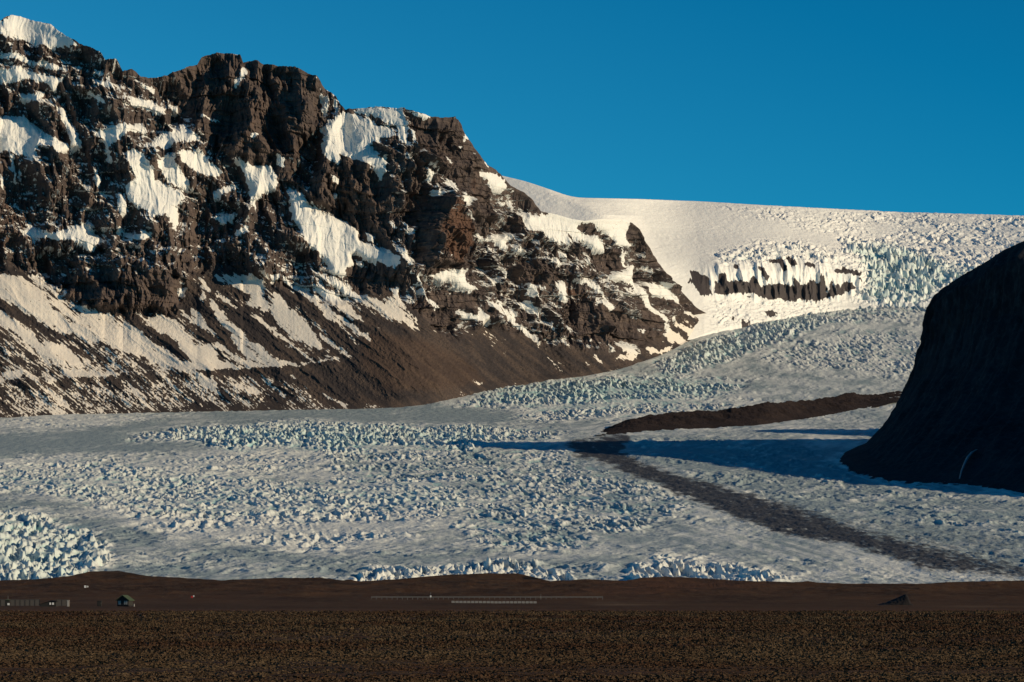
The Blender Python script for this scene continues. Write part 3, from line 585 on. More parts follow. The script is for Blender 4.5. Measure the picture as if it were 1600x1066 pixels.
# rear: the massif falls away behind its crest
nb = 14
bx, by, bz = [], [], []
for i in range(1, nb + 1):
    q = i / nb
    dd = D2[-1] + 1500 * q ** 1.3
    xx = X[-1]
    bx.append(xx - 500 * q ** 1.3); by.append(dd); bz.append(Z[-1] - 4 - 900 * q ** 1.2)
X = np.vstack([X[:1], X, bx]); Y = np.vstack([Y[:1] - 15, Y, by]); Z = np.vstack([Z[:1] - 45, Z, bz])
padr = lambda m: np.vstack([m[:1], m, np.repeat(m[-1:], nb, 0)])
o = sheet('mountain', X, Y, Z, M_MOUNT, {'snow': padr(snow), 'talus': padr(tal), 'red': padr(redS), 'streak': padr(streak * 1.3 + grit * .5)}, flip=True)
o.data.polygons.foreach_set('use_smooth', np.zeros(len(o.data.polygons), bool))
tag(o, 'brown rocky mountain streaked with snow at the left, dark cliffs above scree', 'mountain', kind='structure')

# ------------------------------------------------------------------ glacier tongue
zones = [  # outline, roughness in metres, dirt, blue
 ([(-260,657),(60,650),(150,648),(250,647),(330,645),(260,655),(150,670),(70,675),(-260,682)], 3.0, .1, .0),
 ([(-260,682),(100,672),(180,665),(280,655),(400,643),(650,640),(720,637),(930,655),(950,665),(900,672),(700,665),(500,660),(420,665),(330,680),(380,700),(250,708),(-260,712)], 0.4, .95, .0),
 ([(170,685),(280,668),(400,662),(500,660),(650,664),(800,668),(900,675),(860,682),(760,688),(740,700),(600,695),(540,705),(420,700),(360,702),(300,690)], 8.0, .0, .55),
 ([(-260,714),(250,708),(500,712),(520,730),(420,740),(300,735),(200,735),(-260,725)], 4.5, .1, .2),
 ([(-260,730),(150,728),(300,740),(500,750),(620,752),(700,760),(760,790),(700,805),(600,800),(470,815),(350,815),(270,815),(180,800),(110,785),(60,772),(-260,755)], 5.2, .15, .35),
 ([(180,808),(270,815),(350,815),(470,815),(600,800),(700,805),(640,845),(560,850),(470,860),(350,845),(270,838)], 4.6, .0, -.1),
 ([(-260,770),(60,785),(130,800),(200,820),(300,845),(500,868),(600,862),(760,870),(980,880),(980,930),(-260,930)], 2.6, .7, .2),
 ([(-260,800),(60,805),(100,820),(150,832),(175,858),(172,880),(140,897),(100,920),(-260,935)], 7.2, .05, .45),
 ([(555,905),(580,893),(700,885),(780,880),(830,885),(860,895),(905,905),(860,922),(560,922)], 11.0, .0, .15),
 ([(500,705),(740,702),(880,700),(960,735),(1100,790),(900,860),(760,860),(700,820),(760,790),(700,758),(520,748)], 4.8, .5, .26),
 ([(980,888),(1030,872),(1100,878),(1160,885),(1240,905),(1180,920),(980,920)], 6.5, .0, .0),
 ([(700,630),(780,605),(900,590),(1000,585),(1160,595),(1170,605),(1100,620),(1000,628),(900,632),(800,635)], 7.0, .0, .55),
 ([(760,655),(830,645),(920,635),(1050,632),(1190,625),(1130,640),(1000,648),(940,655),(850,658)], 7.0, .0, .4),
 ([(1020,570),(1080,540),(1180,508),(1280,480),(1330,472),(1290,505),(1200,540),(1150,560),(1080,580),(1040,582)], 10.0, .1, .5),
 ([(1180,560),(1260,530),(1330,515),(1440,510),(1440,585),(1390,590),(1300,580),(1240,575)], 5.0, .25, .2),
 ([(960,690),(1100,690),(1240,690),(1300,720),(1420,770),(1600,790),(1900,800),(1900,900),(1600,895),(1420,850),(1260,800),(1100,755),(980,712)], 3.6, .8, .1),
]
zones.append(([(1270,510),(1330,474),(1460,466),(1460,488),(1390,498),(1320,505)], 7.0, .0, .35))
amp_r = raster() + 1.4; dirt_r = raster() + .5; blue_r = raster() + .1
for p, am, di, bl in zones:
    fill(amp_r, p, am, 'set'); fill(dirt_r, p, di, 'set'); fill(blue_r, p, bl, 'set')
amp_r = blur(amp_r, 5); dirt_r = blur(dirt_r, 8); blue_r = blur(blue_r, 10)
deb_r = raster()
fill(deb_r, [(880,690),(930,684),(975,676),(985,690),(968,704),(990,718),(1050,738),(1115,757),(1200,784),(1260,802),(1330,826),(1420,852),(1420,876),(1400,872),(1330,852),(1250,840),(1210,832),(1150,810),(1090,785),(1020,755),(950,728),(900,712)], 1.0)
fill(deb_r, [(1380,838),(1500,866),(1600,886),(1900,920),(1900,940),(1600,906),(1520,897),(1440,890),(1380,868)], .72)
fill(deb_r, [(1340,838),(1460,858),(1530,876),(1500,892),(1440,886),(1340,855)], .86)
fill(deb_r, [(1080,745),(1180,765),(1330,800),(1600,835),(1600,888),(1420,852),(1260,805)], .4)
deb_r = blur(deb_r, 6)

NCg, NRg = 1950, 960
pxg = np.concatenate([np.linspace(-700, -245, 70), np.linspace(-240, 1800, NCg - 220), np.linspace(1806, 2900, 150)])
pyg = np.concatenate([np.linspace(932, 640, 720), np.linspace(639.4, 455, NRg - 720)])
PX, PY = np.meshgrid(pxg, pyg)
D = d_glac(PY)
X, Y, Z = world(PX, PY, D)
wx = PX + 14 * fbm(PX / 60, PY / 14, 3, 71); wy = PY + 5 * fbm(PX / 50, PY / 12, 3, 72) + 2 * fbm(PX / 12, PY / 4, 2, 73)
AMP = samp(amp_r, wx, wy); DIRT = samp(dirt_r, wx, wy); BLUE = samp(blue_r, wx, wy)
DEB = samp(deb_r, PX + 14 * fbm(PX / 40, PY / 10, 3, 74), PY + 7 * fbm(PX / 26, PY / 5, 4, 75)) + .7 * fbm(PX / 16 - PY / 8, PY / 3, 3, 76) * samp(blur(deb_r, 8), PX, PY)
AMP = AMP * (1 - .85 * np.clip(DEB * 1.4, 0, 1))
# crevasse pattern: blocks between crossing cracks, drawn out along the flow
qx = X + 16 * fbm(X / 50, Y / 70, 4, 81); qy = Y + 26 * fbm(X / 50, Y / 70, 4, 82)
rx = qx * .96 - qy * .28; ry = qx * .28 + qy * .96
f1, f2, cid = worley(rx / 11.0, ry / 27.0, 83)
g1, g2, cid2 = worley(rx / 5.5 + 7, ry / 12.0, 84)
edge = sstep(0.02, .32, f2 - f1); edge2 = sstep(.02, .35, g2 - g1)
cells = (edge - .75) * .45 + (cid - .5) * .75 * edge + (edge2 - .7) * .22 + (cid2 - .5) * .35 * edge2
cracks = .45 - ridged(rx / 26, ry / 90, 4, 85)
lng = fbm(rx / 17, ry / 150, 4, 90)
wav = ridged(qx / 26, qy / 30, 4, 94) - .42
# long fins running with the ice, tilted a little, broken by cross cracks
kx = X + .10 * Y + 11 * fbm(X / 45, Y / 110, 3, 185) + 2.5 * fbm(X / 12, Y / 22, 2, 187)
fins = ridged(kx / 12.5, Y / 85 + .2 * fbm(X / 30, Y / 60, 2, 188), 3, 186, gain=.45) - .4
rip = fbm(qx / 8, qy / 20, 3, 189)
block = np.clip((AMP - 9) / 2.5, 0, 1)
ser = (1 - block) * (1.25 * fins + .75 * rip + .35 * wav + .22 * cells) + block * (.75 * cells + .9 * cracks + .5 * wav)
hi = sstep(2.6, 7.0, AMP)
ser = np.tanh(1.5 * ser) / 1.5
sx = (X + .07 * Y + 9 * fbm(X / 40, Y / 120, 3, 181)) / 24.0
slot = sstep(.5, .8, ridged(sx, Y / 210, 2, 182)) * sstep(-.1, .25, fbm(X / 45, Y / 150, 3, 183))
slot2 = sstep(.6, .85, ridged(qx / 13, qy / 60, 2, 184))
ser = ser - (1 - block) * (.9 * slot + .3 * slot2) + .15
big = fbm(X / 120, Y / 300, 3, 86)
AMPv = AMP * np.clip(.9 + 1.0 * fbm(X / 80, Y / 170, 3, 87) + 1.25 * fbm(X / 420, (Y + .25 * np.abs(X)) / 85, 3, 98), .12, 1.9)
soft = .9 * lng + .6 * fbm(qx / 32, qy / 46, 4, 96) + .8 * wav + .35 * fbm(X / 12, Y / 14, 3, 97)
H = AMPv * (hi * ser + (1 - hi) * soft) + AMP * .7 * big + 4.0 * fbm(X / 260, Y / 500, 3, 88) * np.clip(AMP, 0, 3) / 3 + .5 * fbm(X / 14, Y / 40, 3, 89)
ser = hi * ser + (1 - hi) * soft
Z = Z + H
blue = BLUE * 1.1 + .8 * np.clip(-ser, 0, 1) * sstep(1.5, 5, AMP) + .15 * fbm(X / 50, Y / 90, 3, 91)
flow = sstep(980, 1100, PX) * sstep(690, 720, PY)
H2 = np.clip(DEB, 0, 1) * (2.2 * fbm(X / 18, Y / 26, 4, 191) + .9 * fbm(X / 5, Y / 8, 3, 192))
Z = Z + H2
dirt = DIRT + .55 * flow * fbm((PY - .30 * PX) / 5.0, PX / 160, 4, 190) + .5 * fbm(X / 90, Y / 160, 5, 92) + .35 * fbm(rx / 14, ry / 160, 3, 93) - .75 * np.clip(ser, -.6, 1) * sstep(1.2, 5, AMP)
sk = lambda m: np.vstack([m[:1], m])
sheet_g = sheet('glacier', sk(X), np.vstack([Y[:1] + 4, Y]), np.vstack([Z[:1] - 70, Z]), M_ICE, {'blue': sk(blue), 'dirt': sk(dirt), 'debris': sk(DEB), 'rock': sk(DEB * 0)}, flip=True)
tag(sheet_g, 'long white and blue glacier tongue broken by crevasses with a dark gravel stripe', 'glacier', kind='structure')

# ------------------------------------------------------------------ upper ice: icefall, rock band, ice cap
CAP = curve([(700,262),(770,271),(790,276),(820,283),(850,293),(890,307),(905,309),(1000,311),(1100,315),(1200,321),(1400,331),(1600,337),(1900,349)])
rockP = [ZH((165,240),(200,240),(300,300),(325,415),(240,415),(190,330)), ZH((360,260),(410,260),(430,320),(440,415),(385,415)), ZH((455,320),(530,310),(540,385),(450,390)), ZH((550,320),(570,330),(570,390),(555,390)),
 ZH((585,290),(625,280),(660,350),(720,340),(790,330),(900,360),(1000,360),(1000,420),(900,450),(740,435),(640,405),(600,400)), ZH((880,290),(920,310),(960,380),(900,370)), ZH((1000,290),(1050,330),(1075,410),(1020,410)), ZH((1070,260),(1105,270),(1120,420),(1080,410)), ZH((1000,350),(1120,370),(1120,420),(1000,430)),
 ZH((640,210),(680,220),(720,300),(705,320),(660,260)), ZH((660,180),(780,150),(830,210),(830,260),(790,200),(690,180)), ZH((830,140),(880,150),(920,200),(880,215)), ZH((960,180),(1040,190),(1040,220),(970,215)), ZH((465,180),(520,210),(515,245),(480,225)),
 ZH((1170,220),(1250,205),(1370,240),(1360,262),(1250,245),(1190,250)), ZH((1225,310),(1280,300),(1330,350),(1270,372),(1225,345)), ZH((1330,270),(1370,280),(1360,320)), ZH((550,420),(600,430),(590,450)), ZH((560,385),(640,395),(1000,400),(1110,400),(1240,365),(1250,395),(1110,432),(1000,448),(740,440),(640,410)), ZH((670,515),(790,530),(730,560)), ZH((500,580),(600,600),(550,625)), ZH((450,560),(480,570),(470,595)), ZH((160,290),(200,340),(150,320)), ZH((1140,300),(1160,310),(1150,400),(1140,400)), ZH((1190,320),(1210,330),(1200,400)), ZH((1040,440),(1060,450),(1050,480)), ZH((780,150),(810,160),(830,230),(800,210))]
rock_r = raster()
for p in rockP: fill(rock_r, p)
fill(rock_r, ZH((340,320),(450,325),(560,330),(600,300),(660,355),(780,335),(900,345),(960,330),(1040,320),(1110,290),(1130,415),(1000,448),(740,440),(600,410),(330,410)), .8)
fill(rock_r, ZH((1130,330),(1240,320),(1330,330),(1270,375),(1130,410)), .55)
cliff_r = raster()
fill(cliff_r, Z8((190,460),(380,430),(520,405),(680,420),(900,445),(950,500),(880,560),(700,585),(560,590),(300,575)))
amp2 = raster() + .5; blu2 = raster(); drt2 = raster() + .05
for p, am, bl in ((Z8((250,195),(450,225),(700,285),(1000,325),(1400,330),(1700,290),(1700,225),(1000,205)), 4.0, .05), (Z8((300,400),(500,350),(650,340),(800,380),(930,440),(800,450),(650,400),(500,420),(350,440)), 10.0, .3),
                  (Z8((820,330),(1100,350),(1300,370),(1480,380),(1440,490),(1250,520),(1180,600),(1080,605),(960,595),(880,570),(950,500),(930,430)), 21.0, .55), (Z8((1000,325),(1700,330),(1700,500),(1300,440),(1100,370)), 5.0, .15),
                  (Z8((300,580),(700,580),(900,560),(1000,600),(700,640),(560,690),(300,700)), 4.0, .0)):
    fill(amp2, p, am, 'set'); fill(blu2, p, bl, 'set')
amp2 = blur(amp2, 6); blu2 = blur(blu2, 6)
NCi, NRi = 1250, 300
pxi = np.linspace(690, 1880, NCi)
v = np.linspace(0, 1, NRi)[:, None]
PX = np.repeat(pxi[None], NRi, 0)
low = curve([(690,560),(1000,560),(1100,520),(1200,500),(1300,482),(1400,475),(1900,470)])(pxi)
capr = smooth1(CAP(pxi), 8)
PY = low[None] * (1 - v) + capr[None] * v
cliffS = samp(blur(cliff_r, 9), PX, PY) * sstep(1070, 1140, PX)
sl = np.radians(np.interp(PY, [300, 340, 380, 400, 470, 560], [10, 12, 17, 24, 27, 24]) + 40 * cliffS + 9 * sstep(1050, 950, PX))
dz = np.abs(np.diff(PY, axis=0, prepend=PY[:1])) * 1.75
D = np.cumsum(dz / np.tan(sl), 0)
for _ in range(2):
    k = 18
    c = np.cumsum(np.pad(D, ((0, 0), (k + 1, k)), mode='edge'), 1); D = (c[:, 2 * k + 1:] - c[:, :-2 * k - 1]) / (2 * k + 1)
D = D + smooth1(d_glac(np.maximum(low, 478)) - 25 + curve([(690,60),(1000,40),(1130,0),(1900,0)])(pxi), 45)[None]
Dm = D.copy()
for r_ in range(NRi): D[r_] = Dm[r_] + (smooth1(Dm[r_], 45) - Dm[r_]) * min(1, r_ / 60) * (1 - .7 * np.clip(cliffS[r_].max(), 0, 1))
D = D + 160 * sstep(-25, 45, PX - np.interp(PY, [300, 340, 420], [880, 960, 1010]) ) * sstep(430, 360, PY)
X, Y, Z = world(PX, PY, D)
wx = PX + 8 * fbm(PX / 25, PY / 14, 3, 101); wy = PY + 4 * fbm(PX / 20, PY / 12, 3, 102) + 3 * fbm(PX / 4, PY / 12, 2, 103)
AMP = samp(amp2, wx, wy); BLUE = samp(blu2, wx, wy); ROCK = samp(blur(rock_r, 1), PX + 4 * fbm(PX / 9, PY / 9, 3, 101), PY + 5 * fbm(PX / 4, PY / 14, 3, 102))
qx = X + 25 * fbm(X / 70, PY / 8, 4, 104); qy = Z * 1.6 + 14 * fbm(X / 60, PY / 8, 4, 112)
f1, f2, cid = worley(qx / 15.0, qy / 13.0, 105)
ser = .5 * ((sstep(.02, .35, f2 - f1) - .7) * .7 + (cid - .5) * 1.3) + 1.1 * (ridged(qx / 34, qy / 24, 4, 106) - .42) + .5 * fbm(qx / 10, qy / 9, 3, 113)
AMP = AMP * np.clip(.9 + 1.3 * fbm(X / 160, PY / 14, 3, 114), .2, 1.9)
top = 1 - sstep(.96, 1, v)
ROCK = ROCK - .16 * sstep(.42, .72, ridged(PX / 12 + .3 * fbm(PX / 20, PY / 20, 2, 115), PY / 80, 2, 116))
H = AMP * ser * 1.25 * (.35 + .65 * top) + 14 * fbm(X / 500, Y / 900, 3, 107) * top
Z = Z + H
Yd = 30 * cliffS * (ridged(X / 45, Z / 200, 3, 108) - .4) + 8 * cliffS * fbm(X / 14, Z / 40, 3, 109)
Y = Y - Yd
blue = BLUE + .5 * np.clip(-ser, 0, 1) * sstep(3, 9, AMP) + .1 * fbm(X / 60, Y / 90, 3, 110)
# behind the skyline the cap goes on and dips gently
bx, by, bz = [], [], []
for i in range(1, 9):
    q = i / 8
    by.append(Y[-1] + 3500 * q); bx.append(X[-1] * (1 + .3 * q)); bz.append(Z[-1] - 5 - 60 * q * 1.5)
pad2 = lambda m: np.vstack([m[:1], m, np.repeat(m[-1:], 8, 0)])
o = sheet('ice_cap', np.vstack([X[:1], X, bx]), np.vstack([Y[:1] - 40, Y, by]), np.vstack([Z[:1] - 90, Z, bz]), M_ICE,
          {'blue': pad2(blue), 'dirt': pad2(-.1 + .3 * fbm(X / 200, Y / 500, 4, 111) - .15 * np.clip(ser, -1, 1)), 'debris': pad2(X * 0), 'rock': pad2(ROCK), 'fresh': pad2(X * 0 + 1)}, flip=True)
tag(o, 'smooth white ice cap on the skyline breaking into an icefall over a dark rock band', 'ice cap', kind='structure')

# ------------------------------------------------------------------ moraine ridge on the glacier
tp = curve([(930,676),(950,668),(990,652),(1060,643),(1130,641),(1200,629),(1260,626),(1300,621),(1330,613),(1360,617),(1400,612),(1500,600),(1600,590)])
bt = curve([(930,680),(950,679),(1060,670),(1200,664),(1260,652),(1340,642),(1400,626),(1500,612),(1600,604)])
NCm = 700; pxm = np.linspace(930, 1600, NCm)
tt = np.linspace(-.15, 1, 40)[:, None]
tb_ = np.linspace(0, 1, 16)[1:, None]
PYf = bt(pxm)[None] * (1 - tt) + tp(pxm)[None] * tt
Df = smooth1(d_glac(bt(pxm)), 30)[None] + 190 * tt + 0 * PYf
Xf, Yf, Zf = world(np.repeat(pxm[None], 40, 0), PYf, Df)
Xb = np.repeat(Xf[-1:], 15, 0) ; Yb = Yf[-1:] + 110 * tb_; Zb = Zf[-1:] - 60 * tb_ ** 1.3 + 14 * tb_
Xm = np.vstack([Xf, Xb]); Ym = np.vstack([Yf, Yb]); Zm = np.vstack([Zf, Zb])
hh = np.vstack([np.clip(tt * 2, 0, 1) + 0 * Xf, (1 - tb_) + 0 * Xb])
Zm = Zm + hh * (5 * fbm(Xm / 40, Ym / 30, 4, 121) + 1.2 * fbm(Xm / 8, Ym / 8, 3, 122))
Ym = Ym - hh * 14 * fbm(Xm / 35, Ym / 60, 4, 123)
o = sheet('moraine_ridge', Xm, Ym, Zm, M_MORAINE, flip=True)
tag(o, 'dark brown gravel ridge lying on the glacier beside the shaded cliff', 'moraine', kind='structure')

# ------------------------------------------------------------------ right mountain (in its own shade)
prof = [(1310,707),(1350,690),(1370,665),(1400,620),(1415,590),(1432,540),(1437,490),(1447,470)]
D0 = 4400.0
pr = np.array([world(x, y, D0) for x, y in prof]); pr = pr[:, [0, 2]]
pn = np.stack([(pr[:, 0] - pr[0, 0]) / (pr[-1, 0] - pr[0, 0]), (pr[:, 1] - pr[0, 1]) / (pr[-1, 1] - pr[0, 1])], 1)
# stations along the wall, far to near: base x,y ; brow x,y,z
stn = np.array([(1100,5100,1120,4700,290),(820,4850,900,4620,330),(640,4680,730,4520,385),(556,4530,662,4450,425),(500,4425,632,4400,449),(470,4260,650,4386,465),(449,4100,680,4370,484),(434,3930,708,4356,500),(430,3800,735,4340,517),(432,3690,770,4300,532),(452,3590,790,4240,470),(492,3440,802,4130,408),(530,3350,806,4000,365),(575,3260,812,3850,330),(665,3110,830,3620,280),(790,2950,900,3400,242),(1000,2850,1050,3150,215),(1500,2600,1500,2900,195),(2400,2300,2500,2600,160)], float)
NS = 420
s = np.linspace(0, len(stn) - 1, NS)
ST = np.stack([np.interp(s, np.arange(len(stn)), stn[:, k]) for k in range(5)], 1)
for _ in range(2):
    kk = np.ones(9) / 9
    ST = np.stack([np.convolve(np.pad(ST[:, k], 4, mode='edge'), kk, 'valid') for k in range(5)], 1)
nw = 260
wv = np.linspace(0, 1, nw)
cum = np.concatenate([[0], np.cumsum(np.hypot(np.diff(pr[:, 0]), np.diff(pr[:, 1])))]); cum /= cum[-1]
fx = np.interp(wv, cum, pn[:, 0]); fz = np.interp(wv, cum, pn[:, 1])
zb = z_glac(ST[:, 1]) - 4
Xr = ST[:, 0][:, None] + (ST[:, 2] - ST[:, 0])[:, None] * fx[None]
Yr = ST[:, 1][:, None] + (ST[:, 3] - ST[:, 1])[:, None] * fx[None]
Zr = zb[:, None] + (ST[:, 4] - zb)[:, None] * fz[None]
# beyond the crest the ground falls away on the far side
nt_ = 70
q = np.linspace(0, 1, nt_ + 1)[1:] * 620
up = sstep(9.6, 12.5, s)[:, None]           # nearer the viewer the crest is the edge of a broad upland
q = q[None] * (1 + 1.6 * up)
Xt = ST[:, 2][:, None] + (.62 + .38 * up) * q; Yt = ST[:, 3][:, None] + (.78 - .86 * up) * q
Zt = ST[:, 4][:, None] - (1 - up) * 1.02 * np.maximum(q - 12, 0) * np.clip(.4 + .6 * (ST[:, 4][:, None] - 150) / 280, .3, 1) + up * (.17 * np.minimum(q, 700) - .12 * np.maximum(q - 1000, 0))
Xr = np.hstack([Xr[:, :1], Xr, Xt]); Yr = np.hstack([Yr[:, :1], Yr, Yt]); Zr = np.hstack([Zr[:, :1] - 60, Zr, Zt])
act = np.clip(np.concatenate([[0], fz * 6, np.ones(nt_)]), 0, 1)[None]
along = (s * 200)[:, None] + 0 * Xr
n_r = 13 * (ridged(along / 90 + Zr / 400, Zr / 200, 4, 131) - .55) + 6 * fbm(along / 22, Zr / 32, 4, 132)
act = act * np.concatenate([[0], 1 - sstep(.93, 1, wv) * .8, np.ones(nt_)])[None]
Xr = Xr - act * n_r * .9; Yr = Yr - act * n_r * .4; Zr = Zr + act * 2.5 * fbm(Xr / 25, Yr / 25, 3, 133)
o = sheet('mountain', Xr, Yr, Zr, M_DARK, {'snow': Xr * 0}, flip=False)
tag(o, 'dark shaded mountainside at the right, nearly black steep cliff over the glacier', 'mountain', kind='structure')
RM = (Xr, Yr, Zr)
hu, hv = np.meshgrid(np.linspace(-3, 3, 160), np.linspace(-3, 3, 160))
Xh = 1080 + 120 * hu + 0 * hv; Yh = 4730 + 165 * hv
Zh = z_glac(Yh) - 12 + 250 * np.exp(-(hu ** 2 + hv ** 2) * .55) + 9 * fbm(Xh / 50, Yh / 50, 4, 135)
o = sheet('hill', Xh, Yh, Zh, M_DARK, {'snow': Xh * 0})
tag(o, 'dark rocky hill behind the shaded cliff at the right', 'hill', kind='structure')

# ------------------------------------------------------------------ ground: heath plain and low moraine hills
SKY = curve([(-900,906),(-300,904),(0,907),(60,905),(110,900),(140,893),(185,892),(230,900),(290,903),(345,907),(430,903),(500,903),(555,909),(620,905),(700,898),(760,896),(810,896),(860,908),(920,905),(980,908),(1000,903),(1040,901),(1070,902),(1150,907),(1250,910),(1330,912),(1450,912),(1500,909),(1600,907),(2000,905),(2600,908)])
d_gr = pchip([1400, 1066, 1000, 958, 948, 943, 937, 930, 920, 905, 885], [29, 98.6, 189, 453, 680, 850, 1000, 1150, 1350, 1700, 1980])
pxq = np.concatenate([np.linspace(-2400, -100, 60)[:-1], np.linspace(-100, 1700, 1500), np.linspace(1700, 4000, 60)[1:]])
r1 = np.concatenate([np.linspace(1400, 1075, 40)[:-1], np.linspace(1075, 930, 330)])
vt = np.linspace(0, 1, 110)[1:]
skyl = SKY(pxq) + 1.0 * fbm(pxq / 18, pxq * 0, 3, 141)
PYg = np.vstack([np.repeat(r1[:, None], len(pxq), 1), 930 * (1 - vt[:, None]) + skyl[None] * vt[:, None]])
PXg = np.repeat(pxq[None], PYg.shape[0], 0)
Dg = d_gr(PYg)
X, Y, Z = world(PXg, PYg, Dg)
far = sstep(700, 1400, Dg)
Z = Z + (1 - far) * (.10 * fbm(X / 3, Y / 3, 4, 142) + .06 * fbm(X / 25, Y / 25, 2, 143)) * sstep(40, 90, Dg)
lastfade = np.ones_like(Z); lastfade[-12:] = np.linspace(1, 0, 12)[:, None]
Z = Z + far * lastfade * (2.6 * (ridged(X / 90, Y / 120, 4, 144) - .4) + .8 * fbm(X / 16, Y / 24, 4, 145))
pale_r = np.clip(1 - np.abs(PYg - 958.2 - .6 * fbm(PXg / 60, PYg * 0, 3, 146)) / 1.0, 0, 1) * sstep(-.1, .35, fbm(PXg / 90, PYg * 0 + 3, 3, 147)) * (PXg > 560)
pale_r = pale_r * .8 + .5 * sstep(.25, .6, fbm(X / 60, Y / 200, 4, 148)) * sstep(935, 945, PYg) * sstep(952, 946, PYg)
red_g = (sstep(.0, .5, fbm(X / 130, Y / 260, 4, 149)) + 1.3 * np.exp(-((PXg - 1070) / 110) ** 2 - ((PYg - 913) / 11) ** 2)) * far + .8 * sstep(950, 953, PYg) * sstep(959, 956, PYg)
nbk = 6
X = np.vstack([X] + [X[-1:] * (1 + .05 * i) for i in range(1, nbk + 1)]); Y = np.vstack([Y] + [Y[-1:] + 90 * i for i in range(1, nbk + 1)])
Z = np.vstack([Z] + [np.minimum(Z[-1:], 12) - 2.5 * i for i in range(1, nbk + 1)])
pad3 = lambda m: np.vstack([m, np.repeat(m[-1:], nbk, 0)])
ground = sheet('ground', X, Y, Z, M_HEATH, {'pale': pad3(pale_r), 'red': pad3(red_g)}, flip=True)
tag(ground, 'flat dark brown heath plain rising to low moraine hills before the ice', 'ground', kind='structure')
GX, GY, GZ = X, Y, Z
def ground_z(x, d):
    px = 800 + x / d * F
    i = np.argmin(np.abs(pxq - px))
    yy = GY[:400, i]
    return float(np.interp(d, yy, GZ[:400, i]))

# ------------------------------------------------------------------ heath tufts (uncountable)
rng = np.random.default_rng(7)
def tufts():
    n = 200000
    u = rng.random(n)
    d = np.where(rng.random(n) < .7, 1 / (1 / 455 + u * (1 / 92 - 1 / 455)), 93 * (470 / 93) ** (u ** .8))
    px = rng.uniform(-120, 1720, n)
    d[:70000] = rng.uniform(92, 150, 70000); d[-5000:] = rng.uniform(440, 500, 5000)
    x = (px - 800) / F * d
    dens = fbm(x / 9, d / 16, 3, 151) + .6 * fbm(x / 24, d / 50, 3, 153)
    keep = rng.random(n) < np.clip(.62 + dens * 1.1, .12, 1)
    x = x[keep]; d = d[keep]; n = len(x)
    size = rng.uniform(.07, .20, n) * (1 + (d - 95) / 420)
    spec = .6 * fbm(x / 9, d / 18, 3, 152) + 1.1 * fbm(x / 26, d / 60, 3, 154) + rng.normal(0, .22, n)
    K = 7
    ang = rng.uniform(0, 2 * np.pi, (n, K)); lean = rng.uniform(.1, 1.0, (n, K)); ln = rng.uniform(.6, 1.25, (n, K)) * size[:, None]
    ox = rng.normal(0, .75, (n, K)) * size[:, None]; oy = rng.normal(0, .6, (n, K)) * size[:, None]
    wd = rng.uniform(.25, .55, (n, K)) * size[:, None]
    bx = x[:, None] + ox; by = d[:, None] + oy; bz = np.zeros((n, K)) - .03
    tx = bx + np.cos(ang) * lean * ln; ty = by + np.sin(ang) * lean * ln; tz = bz + .62 * ln * np.sqrt(np.clip(1.15 - lean ** 2, .08, 1))
    sx = -np.sin(ang) * wd; sy = np.cos(ang) * wd
    V = np.stack([np.stack([bx - sx, by - sy, bz], -1), np.stack([bx + sx, by + sy, bz], -1), np.stack([tx + sx * .5, ty + sy * .5, tz], -1), np.stack([tx - sx * .5, ty - sy * .5, tz], -1)], 2)
    V = V.reshape(-1, 3)
    Fq = np.arange(n * K * 4).reshape(-1, 4)
    tone = np.repeat(np.clip(spec, -1, 1), K * 4)
    k = N('dry_heath', 1.0, 0.05)
    t = k.attr('tone')
    c = k.mix(k.ss(t, -.45, .0), (0.058, 0.032, 0.020), (0.066, 0.044, 0.027))
    c = k.mix(k.ss(t, .05, .45), c, (0.088, 0.061, 0.037))
    m = k.done(c)
    o = mesh_np('heath_tufts', V, Fq, m, None, {'tone': tone}, smooth=False)
    tag(o, 'low brown and khaki heath tufts covering the near plain', 'heath', kind='stuff')
tufts()

# ------------------------------------------------------------------ small things on the plain
class MB:
    def __init__(self): self.v = []; self.f = []
    def box(self, cx, cy, cz, sx, sy, sz, taper=1.0):
        b = len(self.v)
        for z, t in ((-.5, 1.0), (.5, taper)):
            for x, y in ((-.5, -.5), (.5, -.5), (.5, .5), (-.5, .5)): self.v.append((cx + x * sx * t, cy + y * sy * t, cz + z * sz))
        for q_ in ((0, 3, 2, 1), (4, 5, 6, 7), (0, 1, 5, 4), (1, 2, 6, 5), (2, 3, 7, 6), (3, 0, 4, 7)): self.f.append([b + i for i in q_])
        return self
    def prism(self, prof_, y0, y1):
        b = len(self.v); n = len(prof_)
        for y in (y0, y1):
            for x, z in prof_: self.v.append((x, y, z))
        self.f.append([b + i for i in range(n)]); self.f.append([b + n + i for i in reversed(range(n))])
        for i in range(n): self.f.append([b + i, b + n + i, b + n + (i + 1) % n, b + (i + 1) % n][::1])
        return self
    def cyl(self, cx, cy, z0, z1, r, n=10, r2=None):
        b = len(self.v); r2 = r if r2 is None else r2
        for z, rr in ((z0, r), (z1, r2)):
            for i in range(n): self.v.append((cx + rr * math.cos(2 * math.pi * i / n), cy + rr * math.sin(2 * math.pi * i / n), z))
        self.f.append([b + i for i in reversed(range(n))]); self.f.append([b + n + i for i in range(n)])
        for i in range(n): self.f.append([b + i, b + (i + 1) % n, b + n + (i + 1) % n, b + n + i])
        return self
    def build(self, name, mat, parent=None):
        me = bpy.data.meshes.new(name); me.from_pydata(self.v, [], self.f); me.validate(); me.materials.append(mat)
        o = bpy.data.objects.new(name, me); COL.objects.link(o)
        if parent: o.parent = parent
        return o

def at(px, d):
    x = (px - 800) / F * d
    return (x, d, ground_z(x, d))
def empty(name, loc, rz=0.0):
    o = bpy.data.objects.new(name, None); COL.objects.link(o); o.location = loc; o.rotation_euler = (0, 0, rz); return o

